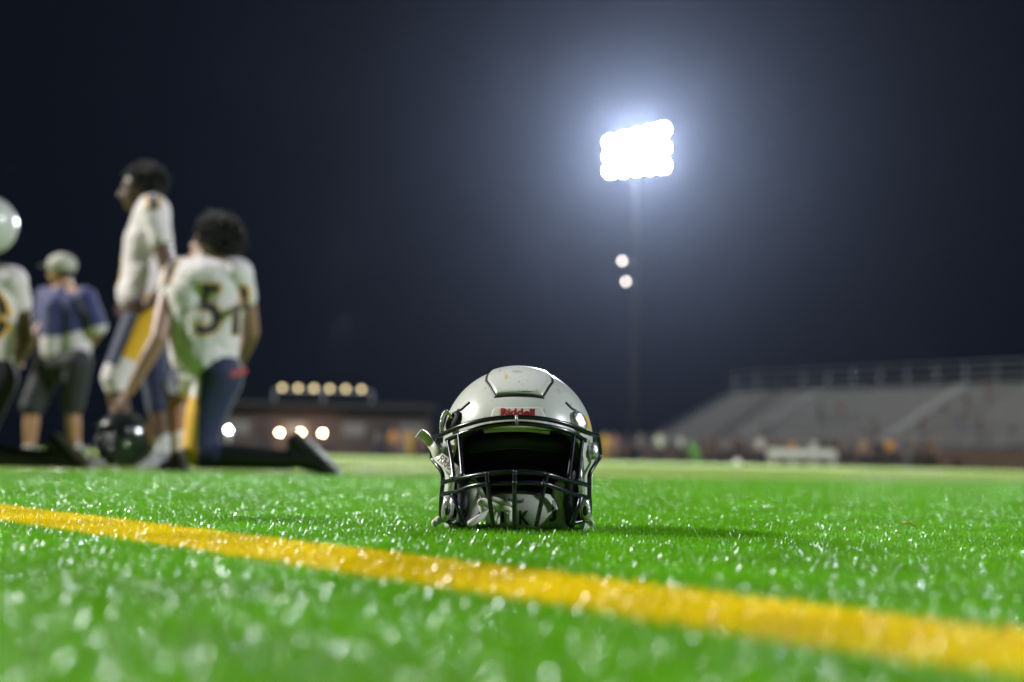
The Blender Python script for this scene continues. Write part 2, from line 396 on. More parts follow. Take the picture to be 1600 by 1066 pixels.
def dome_mesh(name, off, na=480, nt=56, thick=None, zl=None):
    v = []; f = []
    for j in range(nt + 1):
        for i in range(na):
            az = i * 360 / na; az = az - 360 if az > 180 else az
            v.append(dome(az, max(j / nt, .004), off, zl(az) if zl else None))
    for j in range(nt):
        for i in range(na): f.append((j * na + i, j * na + (i + 1) % na, (j + 1) * na + (i + 1) % na, (j + 1) * na + i))
    f.append(tuple(range(na)))
    me = mesh(name, v, [tuple(reversed(q)) for q in f])
    bm = bmesh.new(); bm.from_mesh(me); bmesh.ops.recalc_face_normals(bm, faces=bm.faces); bm.to_mesh(me); bm.free()
    if thick: me = bake(me, [('SOLIDIFY', dict(thickness=thick, offset=-1)), ])
    return me
def crown(x, ph, off=0.0):
    """x across, ph degrees from brow over the top"""
    r = math.sqrt(max(0, 1 - (x / .115) ** 2)); p = R(ph); d = .125 if ph < 90 else .15
    q = Vector((x, -d * r * math.cos(p), ZT * r * math.sin(p)))
    q *= 1 / math.sqrt(((abs(q.x / .115) ** 2.15 + abs(q.y / d) ** 2.15) ** (1 / 2.15)) ** 2 + (q.z / ZT) ** 2)
    nrm = Vector((q.x / .115 ** 2, q.y / d ** 2, q.z / ZT ** 2)).normalized()
    return Vector((HX, HY, ZC)) + q + nrm * off
helmet = empty('football_helmet', (HX, HY, 0), 'white scuffed football helmet with navy wire facemask, standing alone on the turf in sharp focus', 'helmet')
shell = link('shell', dome_mesh('shell', 0, thick=.0042), helmet, M['shell'])
link('inner_padding', dome_mesh('inner_padding', -.0065, na=240, nt=40, thick=.010, zl=lambda a: max(zlow(a) + (.001 if abs(a) < 60 else .012), .03)), helmet, M['pad'])

# wear on the shell: painted scuffs through the material
def add_scuffs(m, centres):
    nt = m.node_tree; b = nt.nodes['Principled BSDF']; src = b.inputs['Base Color'].links[0].from_socket
    for (c, rad, col, st) in centres:
        geo = nt.nodes.new('ShaderNodeNewGeometry'); vd = nt.nodes.new('ShaderNodeVectorMath'); vd.operation = 'SUBTRACT'; vd.inputs[1].default_value = c
        nt.links.new(geo.outputs['Position'], vd.inputs[0])
        sc = nt.nodes.new('ShaderNodeVectorMath'); sc.operation = 'MULTIPLY'; sc.inputs[1].default_value = (1 / rad[0], 1 / rad[1], 1 / rad[2]); nt.links.new(vd.outputs[0], sc.inputs[0])
        ln = nt.nodes.new('ShaderNodeVectorMath'); ln.operation = 'LENGTH'; nt.links.new(sc.outputs[0], ln.inputs[0])
        ns = nt.nodes.new('ShaderNodeTexNoise'); ns.inputs['Scale'].default_value = 500; nt.links.new(geo.outputs['Position'], ns.inputs['Vector'])
        ad = nt.nodes.new('ShaderNodeMath'); ad.operation = 'ADD'; nt.links.new(ln.outputs['Value'], ad.inputs[0]); nt.links.new(ns.outputs['Fac'], ad.inputs[1])
        mr = nt.nodes.new('ShaderNodeMapRange'); mr.inputs[1].default_value = 1.6; mr.inputs[2].default_value = 1.1; mr.inputs[3].default_value = 0; mr.inputs[4].default_value = st; nt.links.new(ad.outputs[0], mr.inputs[0])
        mx = nt.nodes.new('ShaderNodeMix'); mx.data_type = 'RGBA'; mx.inputs[7].default_value = (*col, 1); nt.links.new(src, mx.inputs[6]); nt.links.new(mr.outputs[0], mx.inputs[0]); src = mx.outputs[2]
    nt.links.new(src, b.inputs['Base Color'])
M['panel'] = mat('crown panel', (.56, .585, .55), .30, coat=.3, noise=(90, (.45, .46, .42), .64, .70))
add_scuffs(M['panel'], [((HX - .020, HY - .085, .240), (.0035, .03, .007), (.55, .38, .08), .8), ((HX - .004, HY - .07, .248), (.010, .03, .003), (.30, .30, .24), .6),
    ((HX + .012, HY - .09, .234), (.0022, .01, .0022), (.15, .16, .15), .8), ((HX - .001, HY - .092, .231), (.0018, .01, .0022), (.15, .16, .15), .8),
    ((HX + .010, HY - .105, .216), (.016, .012, .0011), (.10, .09, .12), .9), ((HX - .03, HY - .05, .25), (.003, .02, .003), (.3, .3, .25), .6)])
rs_ = random.Random(5); sc_ = []
for i in range(16):
    az = rs_.uniform(-75, 75); q_ = dome(az, rs_.uniform(.45, .95), 0, .16); a_ = rs_.choice(((.0016, .004, .0016), (.006, .006, .0009), (.0012, .004, .006)))
    sc_.append((tuple(q_), a_, rs_.choice(((.20, .21, .2), (.32, .32, .28), (.03, .04, .10), (.45, .33, .10))), rs_.uniform(.5, .9)))
add_scuffs(M['shell'], sc_)
# raised crown panel over a flat dark strip that paints the groove's shadow
def panel_hw(ph): return float(np.interp(ph, [36, 41, 58, 66, 90, 128], [.033, .037, .0475, .0475, .043, .040]))
def panel_grid(grow, off, ph0, ph1, rise):
    v = []; f = []; nu, nv_ = 40, 50
    for j in range(nv_ + 1):
        ph = ph0 + (ph1 - ph0) * j / nv_
        hw = panel_hw(min(max(ph, 36), 128)) + grow
        for i in range(nu + 1):
            u = -1 + 2 * i / nu
            e = min((1 - abs(u)) * hw, (ph - ph0) * .0021, (ph1 - ph) * .0021)
            o = off + rise * (1 - max(0, 1 - e / .006) ** 2)
            v.append(crown(u * hw, ph, o))
    for j in range(nv_):
        for i in range(nu): a = j * (nu + 1) + i; f.append((a, a + 1, a + nu + 2, a + nu + 1))
    return mesh('panel', v, f)
link('groove_shade', bake(panel_grid(.0036, .0006, 34.0, 129.5, 0), [('SOLIDIFY', dict(thickness=.002, offset=-1))]), helmet, M['dark'])
link('crown_panel', bake(panel_grid(0, .0008, 36.5, 127, .0024), [('SOLIDIFY', dict(thickness=.0035, offset=-1))]), helmet, M['panel'])

bvh_shell = BVHTree.FromObject(shell, bpy.context.evaluated_depsgraph_get()) if False else None
def bvh_of(me_obj):
    me = me_obj.data; W = world_of(me_obj)
    return BVHTree.FromPolygons([W @ v.co for v in me.vertices], [tuple(p.vertices) for p in me.polygons])
bsh = bvh_of(shell)
EYE = Vector((0, 0, CAMZ))
def on_shell(px, py, off=.001, bv=None, y0=2.0):
    """shell point behind a photo pixel, seen straight on (parallel to world y) - true position on the curved shell"""
    p = U(px, py, 2.2)
    d = (p - EYE).normalized(); h, nn, _, _ = (bv or bsh).ray_cast(EYE, d)
    if h is None: h, nn, _, _ = (bv or bsh).find_nearest(p)
    if nn.dot(d) > 0: nn = -nn
    return h + nn * off, nn
def shell_patch(poly_px, off, name, matl, parent, th=.0015, n=14):
    """filled patch following the shell; poly given as left/right rails"""
    L_, R_ = poly_px; v = []; f = []; m_ = len(L_)
    for a, b in zip(L_, R_):
        for i in range(n + 1):
            u = i / n; e = math.sin(math.pi * u) ** .35 if th > 0 else 1
            p, _ = on_shell(a[0] + (b[0] - a[0]) * u, a[1] + (b[1] - a[1]) * u, off); v.append(p)
    for j in range(m_ - 1):
        for i in range(n): q = j * (n + 1) + i; f.append((q, q + 1, q + n + 2, q + n + 1))
    me = mesh(name, v, f); bm = bmesh.new(); bm.from_mesh(me); bmesh.ops.recalc_face_normals(bm, faces=bm.faces)
    if sum(ff.normal.y for ff in bm.faces) > 0: bmesh.ops.reverse_faces(bm, faces=bm.faces)
    bm.to_mesh(me); bm.free()
    return link(name, bake(me, [('SOLIDIFY', dict(thickness=th, offset=-1)), ('BEVEL', dict(width=.0006, segments=2, limit_method='ANGLE'))]), parent, matl)
# front bumper plate with the red lettering
ys = [633.5, 634.5, 637, 641, 646, 652, 660, 664]
Lr = [(x, y) for x, y in zip([778, 774, 771, 769.5, 768.5, 767.5, 766, 765.5], ys)]
Rr = [(x, y) for x, y in zip([840, 844, 847, 849, 850.5, 852, 853, 853.5], ys)]
plate = shell_patch((Lr, Rr), .0022, 'front_bumper', M['plate'], helmet, .003, 30)
def project_text(txt, size_px, cx_, cy_, name, matl, parent, bv, off, ang=0, stretch=1.0, bold=0.0):
    me = text_mesh(txt, size_px, bold, 0, 2)
    ca, sa = math.cos(ang), math.sin(ang)
    for v in me.vertices:
        x = v.co.x * stretch; y = v.co.y; X = cx_ + x * ca + y * sa; Y_ = cy_ + x * sa - y * ca
        v.co = on_shell(X, Y_, off, bv)[0]
    return link(name, me, parent, matl, False)
project_text('Riddell', 15.5, 809, 640.8, 'lettering', M['red'], plate, bvh_of(plate), .0006, R(1.3), 1.28, .55)
# vent slits
for a, b, c in (((716, 637), (721, 636), (734, 625)), ((899, 638), (893, 634.5), (884, 625.5))):
    P = [on_shell(*q, 0.0006)[0] for q in (a, b, ((b[0] + c[0]) / 2, (b[1] + c[1]) / 2), c)]
    t_ = MB(); t_.tube(catmull(P, 5), .0019, 8); t_.build('vent_slit', M['dark'], helmet)
# gold decal on the side of the shell
shell_patch(([(913, 646), (916, 655), (919.5, 668)], [(917, 646), (920, 655), (923, 668)]), .0008, 'side_decal', M['gold'], helmet, .0006, 6)

# facemask
def MY(px, D): 
    x = (px - 806.5) / 1010; return HY - .022 - D * math.sqrt(max(0, 1 - (x / .134) ** 2))
mk = MB()
def bar(pts, D, r=.0033, k=6):
    mk.tube(catmull([U(p[0], p[1], MY(p[0], p[2] if len(p) > 2 else D)) for p in pts], k), r, 10)
bar([(678, 678), (690, 675), (720, 662), (760, 651.5), (806, 647.5), (850, 650.5), (890, 660), (915, 671), (934, 677)], .122, .0035)
bar([(698, 684), (720, 674), (760, 662), (806, 657.5), (850, 661), (890, 671), (914, 684)], .118, .0035)
bar([(678, 678), (676, 695), (675.5, 712), (683, 723), (691, 735), (692, 750, .10), (690, 768), (689, 790), (690, 803), (700, 811), (714, 814)], .10)
bar([(934, 677), (937, 695), (937.5, 709), (931, 720), (922, 735), (921, 752), (921, 772), (922, 790), (920, 803), (910, 810), (896, 813)], .10)
bar([(691, 750), (720, 743), (752, 737), (780, 734), (805, 733), (835, 734), (860, 738), (888, 747), (905, 750), (921, 755)], .165)
bar([(691, 768), (715, 764), (735, 756), (760, 752), (803, 750.5), (845, 751), (868, 757), (893, 767), (921, 774)], .165)
bar([(765, 768), (785, 766), (804, 765), (824, 766), (842, 768)], .157, .0024)
bar([(717, 672, .118), (720, 705), (723, 741, .165)], .14)
bar([(700, 684, .118), (706, 715), (709, 745, .165)], .14)
bar([(897, 675, .118), (893, 710), (888, 747, .165)], .14)
bar([(910, 682, .118), (906, 715), (903, 750, .165)], .14)
bar([(761, 735), (765, 775), (771, 818, .155)], .168)
bar([(804.5, 733), (804, 775), (804, 818, .155)], .168)
bar([(855, 736), (849, 760), (847, 775), (838, 818, .155)], .168)
bar([(707, 768), (716, 790), (724, 815, .14)], .163)
bar([(908, 772), (903, 790), (893, 815, .14)], .163)
for q in ((804.5, 733, .168), (804, 750, .168), (855, 737, .168), (849, 752, .168), (761, 736, .168)): mk.ell(U(q[0], q[1], MY(q[0], q[2])) + Vector((0, -.001, 0)), .0036, nu=10, nv=6)
face = mk.build('facemask', M['bar'], helmet)
tb = MB(); tb.tube([U(807, 645, HY - .149), U(807.3, 652, HY - .152), U(807.5, 659, HY - .147)], .0022, 8); tb.build('mask_tab', M['steel'], face)

# side hardware: temple clips, snap buckles
def disc(c, nrm, rx, rz, th, name, matl, parent, rot=0, sq=2.6):
    n_ = 28; nrm = Vector(nrm).normalized(); up = Vector((0, 0, 1)); up = (up - nrm * up.dot(nrm)).normalized(); sd = nrm.cross(up)
    v = []; prof_ = ((1.0, -.5), (1.0, .1), (.86, .45), (.55, .6), (.2, .66))
    for (s_, h_) in prof_:
        for k in range(n_):
            a = 2 * math.pi * k / n_; x = math.copysign(abs(math.cos(a)) ** (2 / sq), math.cos(a)) * rx * s_; z = math.copysign(abs(math.sin(a)) ** (2 / sq), math.sin(a)) * rz * s_
            x, z = x * math.cos(rot) - z * math.sin(rot), x * math.sin(rot) + z * math.cos(rot)
            v.append(Vector(c) + sd * x + up * z + nrm * h_ * th)
    f = [tuple(range(n_))]
    for j in range(len(prof_) - 1):
        for k in range(n_): k2 = (k + 1) % n_; f.append((j * n_ + k, j * n_ + k2, (j + 1) * n_ + k2, (j + 1) * n_ + k))
    f.append(tuple((len(prof_) - 1) * n_ + k for k in range(n_)))
    mb = MB(); mb.add(v, f); return mb.build(name, matl, parent)
c_, n_ = on_shell(711, 655, .002); cl = disc(c_ + Vector((0, -.004, 0)), (-.55, -.8, .25), .012, .017, .008, 'facemask_clip', M['dark'], helmet, .5, 2.2)
rg = MB(); rg.tube(catmull([U(*p, HY - .075) for p in ((690, 673), (690, 655), (695, 641), (701, 640), (708, 652), (715, 669))], 8), [.0030 + .0004 * math.sin(i * 1.9) for i in range(41)], 8); rg.build('clip_rim', M['chrome'], cl)
c_, n_ = on_shell(903, 655, .002); cl = disc(c_ + Vector((0, -.003, 0)), (.6, -.75, .3), .013, .017, .009, 'facemask_clip', M['chrome'], helmet, -.5, 2.2)
rg = MB(); rg.tube(catmull([U(*p, HY - .085) for p in ((893, 648), (891, 655), (895, 664), (901, 668))], 6), .0024, 8); rg.build('clip_rim', M['dark'], cl)
for (x, y, sx, rz, nx) in ((686, 701, .0095, .013, -.4), (926, 701, .0085, .013, .4)):
    b_ = disc(U(x, y, HY - .055), (nx, -1, .05), sx, rz, .012, 'snap_buckle', M['chrome'], helmet)
    disc(U(x, y, HY - .064), (nx, -1, .05), sx * .45, rz * .45, .006, 'stud', M['steel'], b_, 0, 2)
for (x, y, sx, rz, nx) in ((699, 791, .0085, .019, -.3), (915, 792, .0075, .019, .3)):
    b_ = disc(U(x, y, HY - .085), (nx, -1, 0), sx, rz, .012, 'snap_buckle', M['chrome'], helmet, .12 * (1 if x < 800 else -1))
    disc(U(x, y + 2, HY - .094), (nx, -1, 0), sx * .45, rz * .4, .006, 'stud', M['dark'], b_, 0, 2)
for sx in (-1, 1):   # clear jaw brackets between the bars
    rb = MB(); X = 806.5
    rb.tube(catmull([U(X + sx * 101, 718, HY - .07), U(X + sx * 99, 735, HY - .09), U(X + sx * 101, 752, HY - .09), U(X + sx * 103, 770, HY - .088)], 6), .0048, 10)
    rb.build('side_bracket', M['chrome'], helmet)
# straps
ribbon([U(683, 712, HY - .07), U(679, 699, HY - .068), U(672, 688, HY - .058), U(665, 678, HY - .05), U(657, 673, HY - .052), U(652, 677, HY - .060)], .0135, .0034, 'chin_strap', M['white_plastic'], helmet, wv=(.55, -.35, .75))
st = ribbon([U(680, 706, HY - .066), U(700, 722, HY - .09), U(722, 741, HY - .105)], .0175, .0026, 'chin_strap', M['white_plastic'], helmet, wv=(.62, 0, .78))
def text_on(txt, size, origin, xd, yd, name, matl, parent, bold=0, lift=.002, stretch=1):
    me = text_mesh(txt, size, bold); xd = Vector(xd).normalized(); yd = Vector(yd).normalized(); nn = xd.cross(yd)
    for v in me.vertices: v.co = Vector(origin) + xd * v.co.x * stretch + yd * v.co.y + nn * lift
    return link(name, me, parent, matl, False)
dirv = U(722, 741, HY - .105) - U(680, 706, HY - .066)
text_on('Riddell', .0165, U(702, 724, HY - .0945), dirv, (.62, .1, .78), 'lettering', M['ink'], st, .0004)
ribbon([U(738, 742, HY - .05), U(748, 758, HY - .06), U(757, 775, HY - .07), U(762, 788, HY - .08)], .0075, .003, 'chin_strap', M['white_plastic'], helmet, wv=(.9, 0, .3))
ribbon([U(731, 816, HY - .10), U(745, 808, HY - .10), U(758, 800, HY - .095), U(768, 795, HY - .09)], .0105, .004, 'chin_strap', M['white_plastic'], helmet, wv=(.3, 0, .95))
ribbon([U(699, 806, HY - .05), U(690, 807, HY - .055), U(682, 811, HY - .06), U(676, 816, HY - .065)], .012, .004, 'strap_end', M['white_plastic'], helmet, wv=(0, -.5, 1))
ribbon([U(913, 806, HY - .05), U(920, 810, HY - .055), U(927, 816, HY - .06)], .010, .004, 'strap_end', M['white_plastic'], helmet, wv=(0, -.5, 1))
# jaw pads
for sx in (-1, 1):
    mb = MB(); X = 806.5
    P = [(70, 757), (66, 775), (66, 795), (72, 815)]
    pts = [U(X + sx * p[0], p[1], HY - .055) for p in P]
    for a, b in zip(pts[:-1], pts[1:]): mb.cap(a, b, .0115, .0115)
    link('jaw_pad', blob(mb, .0022, 6), helmet, M['jaw'])
    mb = MB(); pts = [U(X + sx * p[0], p[1], HY - .065) for p in ((86, 735), (84, 760), (83, 785), (86, 812))]
    for a, b in zip(pts[:-1], pts[1:]): mb.cap(a, b, .0075, .0085)
    link('jaw_pad', blob(mb, .002, 6), helmet, M['pad'])
# inner brow pads and the brow rim
mb = MB()
mb.tube(catmull([U(806.5 + x, 684 + abs(x) * .1, HY - .075 + abs(x) * .0006) for x in (-75, -40, 0, 40, 75)], 6), .013, 14)
link('brow_pad', blob(mb, .0025, 4), helmet, M['pad'])
mb = MB(); mb.tube(catmull([U(p[0], p[1], HY - .112 + abs(p[0] - 806.5) * .00032) for p in ((757, 668.5), (780, 666.5), (806, 666), (832, 667), (858, 670.5))], 6), .0042, 10)
mb.build('brow_rim', M['jaw'], helmet)
# chin cup tucked into the bottom of the helmet
def cup_pt(u, v, off=0):   # u -1..1, v 0 bottom..1 top
    a = u * 1.15; rad = .060 + off
    top = 767 + 10 * abs(u) ** 2.5
    p = U(822 + 0 * u, 818 + (top - 818) * v, HY - .045)
    bulge = .010 * math.sin(v * math.pi)
    return Vector((p.x + (rad + bulge) * math.sin(a), HY - .012 - (rad + bulge) * math.cos(a), p.z))
v = []; f = []
for j in range(13):
    for i in range(33): v.append(cup_pt(-1 + 2 * i / 32, j / 12))
for j in range(12):
    for i in range(32): a = j * 33 + i; f.append((a, a + 1, a + 34, a + 33))
cup = link('chin_cup', bake(mesh('cup', v, f), [('SOLIDIFY', dict(thickness=.004, offset=1)), ('BEVEL', dict(width=.001, segments=2, limit_method='ANGLE'))]), helmet, M['cup'])
bcup = bvh_of(cup)
project_text('Riddell', 8, 806, 779, 'lettering', M['ink'], cup, bcup, .0008, R(1), 1.15, .2)
project_text('I', 26, 786, 803, 'lettering', M['ink'], cup, bcup, .0008, 0, 1.0, .9)
project_text('K', 30, 818, 806, 'lettering', M['ink'], cup, bcup, .0008, 0, .8, .8)
project_text('J', 34, 866, 792, 'lettering', M['ink'], cup, bcup, .0008, 0, 1.1, 1.0)
for (a, b, r) in (((771, 776), (797, 783), .0045), ((752, 781), (795, 792), .0062)):
    mb = MB(); mb.cap(U(*a, HY - .088), U(*b, HY - .09), r, r * .8); link('cup_pad', blob(mb, .0015, 4), helmet, M['white_plastic'])
mb = MB(); mb.cap(U(756, 783, HY - .085), U(757, 793, HY - .085), .009, .008); mb.cap(U(768, 798, HY - .088), U(766, 806, HY - .088), .010, .009); link('cup_pad', blob(mb, .002, 5), helmet, M['white_plastic'])
mb = MB()
for x in (777, 796): mb.cap(U(x, 792, HY - .082), U(x, 812, HY - .08), .0045, .0045)
link('cup_pad', blob(mb, .0018, 4), helmet, M['white_plastic'])

helmet.location.z -= .004
# ------------------------------------------------------------------ a small orange leaf on the turf
lp = G(1421, 822, .016)
v = []; 
for i in range(9):
    t = i / 8; w_ = .0055 * math.sin(math.pi * min(t * .95 + .03, 1)) ** .8
    v += [(lp.x - .014 + .028 * t, lp.y - w_, .019 + .003 * math.sin(t * 5)), (lp.x - .014 + .028 * t, lp.y, .0175 + .003 * math.sin(t * 5)), (lp.x - .014 + .028 * t, lp.y + w_, .0195 + .003 * math.sin(t * 5))]
f = [(i * 3 + k, i * 3 + k + 1, i * 3 + k + 4, i * 3 + k + 3) for i in range(8) for k in (0, 1)]
tag(link('leaf', bake(mesh('leaf', v, f), [('SOLIDIFY', dict(thickness=.0004))]), None, M['leaf']), 'tiny orange dead leaf lying on the turf beyond the end of the helmet shadow', 'leaf')

# ------------------------------------------------------------------ people
def basis(fwd, up=(0, 0, 1)):
    f_ = Vector(fwd).normalized(); u_ = Vector(up); u_ = (u_ - f_ * u_.dot(f_)).normalized(); r_ = f_.cross(u_)
    return Matrix((r_, f_, u_)).transposed()      # x right, y forward, z up
def hand(mb, wrist, dirv, palm_n, s=1.0, curl=.5, thumb=1):
    """palm, five fingers; dirv along the hand, palm_n the way the palm faces"""
    d = Vector(dirv).normalized(); n_ = Vector(palm_n); n_ = (n_ - d * n_.dot(d)).normalized(); sd = d.cross(n_) * thumb
    w_ = Vector(wrist)
    for k in (-.028, -.009, .009, .028): mb.cap(w_ + d * .015 * s + sd * k * .6 * s, w_ + d * .085 * s + sd * k * s, .013 * s, .012 * s, 8)
    for i, (k, ln) in enumerate(((.030, .070), (.011, .080), (-.009, .074), (-.028, .058))):
        p = w_ + d * .09 * s + sd * k * s; a = 0
        for j, fr in enumerate((.42, .33, .25)):
            a += curl * (.5, .8, .7)[j]; q_ = p + (d * math.cos(a) + n_ * math.sin(a)) * ln * fr * s + sd * (k * .12) * s
            mb.cap(p, q_, (.0088 - .0007 * j) * s, (.0082 - .0007 * j) * s, 8); p = q_
    p = w_ + d * .03 * s + sd * .028 * s
    q_ = p + (d * .55 + sd * .65 + n_ * .3).normalized() * .042 * s; mb.cap(p, q_, .012 * s, .0095 * s, 8)
    mb.cap(q_, q_ + (d * .85 + sd * .2 + n_ * .4).normalized() * .030 * s, .0095 * s, .008 * s, 8)
def head_into(mb, c, B, s=1.0):
    """head at centre c, basis B, s=1 gives a 0.235 m head"""
    P = lambda x, y, z: Vector(c) + B @ Vector((x, y, z)) * s
    mb.ell(P(0, -.012, .030), (.076 * s, .095 * s, .088 * s), B, 20, 14)
    mb.ell(P(0, .030, -.030), (.060 * s, .062 * s, .080 * s), B, 18, 12)
    mb.ell(P(0, .058, -.088), (.026 * s, .024 * s, .022 * s), B, 12, 8)          # chin
    mb.cap(P(0, .088, .012), P(0, .108, -.026), .008 * s, .014 * s, 8)           # nose
    mb.cap(P(-.022, .080, .026), P(.022, .080, .026), .011 * s, .011 * s, 8)     # brow
    mb.cap(P(-.018, .086, -.055), P(.018, .086, -.055), .009 * s, .009 * s, 8)   # lips
    for sx in (-1, 1): mb.ell(P(sx * .076, -.012, -.008), (.010 * s, .020 * s, .030 * s), B, 10, 8)
def eyes(c, B, s, body):
    for sx in (-1, 1):
        mb = MB(); mb.ell(Vector(c) + B @ Vector((sx * .030, .083, .006)) * s, (.012 * s, .007 * s, .008 * s), B, 10, 6)
        mb.build('eye', M.setdefault('eye', mat('eye', (.02, .015, .012), .2)), body)
def limb(mb, *seq):
    """seq of (point, radius)"""
    for (a, ra), (b, rb) in zip(seq[:-1], seq[1:]): mb.cap(a, b, ra, rb)
def shoe(root, ankle, toe_dir, up, matl, s=1.0, sole=True, name='shoe', h=.075):
    d = Vector(toe_dir).normalized(); u_ = Vector(up); u_ = (u_ - d * u_.dot(d)).normalized(); a = Vector(ankle)
    heel = a - d * .055 * s - u_ * .055 * s; toe = a + d * .19 * s - u_ * .062 * s
    mb = MB(); mb.cap(heel, heel + d * .09 * s, .042 * s, .044 * s); mb.cap(heel + d * .08 * s, toe, .046 * s, .036 * s); mb.cap(a - d * .012 * s, a + d * .075 * s - u_ * .035 * s, .047 * s, .038 * s)
    o = link(name, blob(mb, .009, 3), root, matl)
    if sole:
        B = basis(d, u_); mb = MB(); c = (heel + toe) / 2 - u_ * .036 * s
        mb.ell(c, (.044 * s, .155 * s, .014 * s), B, 20, 8)
        for k in (-.10, -.05, .06, .10):
            for q in (-.025, .025): mb.cap(c + d * k * s + B @ Vector((q, 0, 0)) * s - u_ * .008 * s, c + d * k * s + B @ Vector((q, 0, 0)) * s - u_ * .022 * s, .007 * s, .005 * s, 6)
        mb.build('sole', M['sole'], o)
    return o
def curly_hair(c, B, s, parent, nlocks=420, vol=1.0, seed=1, face_cut=.045, down=-.05):
    rr = random.Random(seed); mb = MB()
    mb.ell(Vector(c) + B @ Vector((0, -.022, .045)) * s, (.088 * s * vol, .100 * s * vol, .086 * s * vol), B, 20, 14)
    for i in range(nlocks):
        th = rr.uniform(0, 2 * math.pi); z = rr.uniform(-.55, 1); r = math.sqrt(1 - z * z)
        lx, ly, lz = .088 * vol * r * math.cos(th), -.022 + .100 * vol * r * math.sin(th), .045 + .088 * vol * z
        if ly > face_cut and lz < .075: continue
        if lz < down: continue
        p = Vector(c) + B @ Vector((lx, ly, lz)) * s; n_ = (B @ Vector((lx, ly + .02, lz - .03))).normalized()
        j = Vector((rr.uniform(-1, 1), rr.uniform(-1, 1), rr.uniform(-1, 1))) * .018 * s
        L_ = rr.uniform(.008, .034) * s * vol
        mb.tube([p - n_ * .012, p + n_ * L_ * .5 + j * .5, p + n_ * L_ + j, p + n_ * L_ * .7 + j * 1.6], [.006 * s, .007 * s, .006 * s, .002 * s], 5)
    return mb.build('hair', M['hair'], parent)
def decal_text(txt, size, origin, xd, yd, target, name, matl, parent, bold, off, nx=1.0):
    me = text_mesh(txt, size, bold, 0, 3); bv = bvh_of(target); xd = Vector(xd).normalized(); yd = Vector(yd); yd = (yd - xd * yd.dot(xd)).normalized(); nn = xd.cross(yd)
    for v in me.vertices:
        p = Vector(origin) + xd * v.co.x * nx + yd * v.co.y; h = bv.ray_cast(p + nn * .5, -nn)[0]
        v.co = (h + nn * off) if h is not None else p + nn * off
    return link(name, me, parent, matl, True)
def paint(obj, rules, mats):
    """assign material slots on a cloth by a world-space rule (panels sewn in another colour)"""
    for m_ in mats: obj.data.materials.append(m_)
    W = world_of(obj)
    for p in obj.data.polygons:
        c = W @ p.center
        for idx, fn in rules:
            if fn(c): p.material_index = idx; break

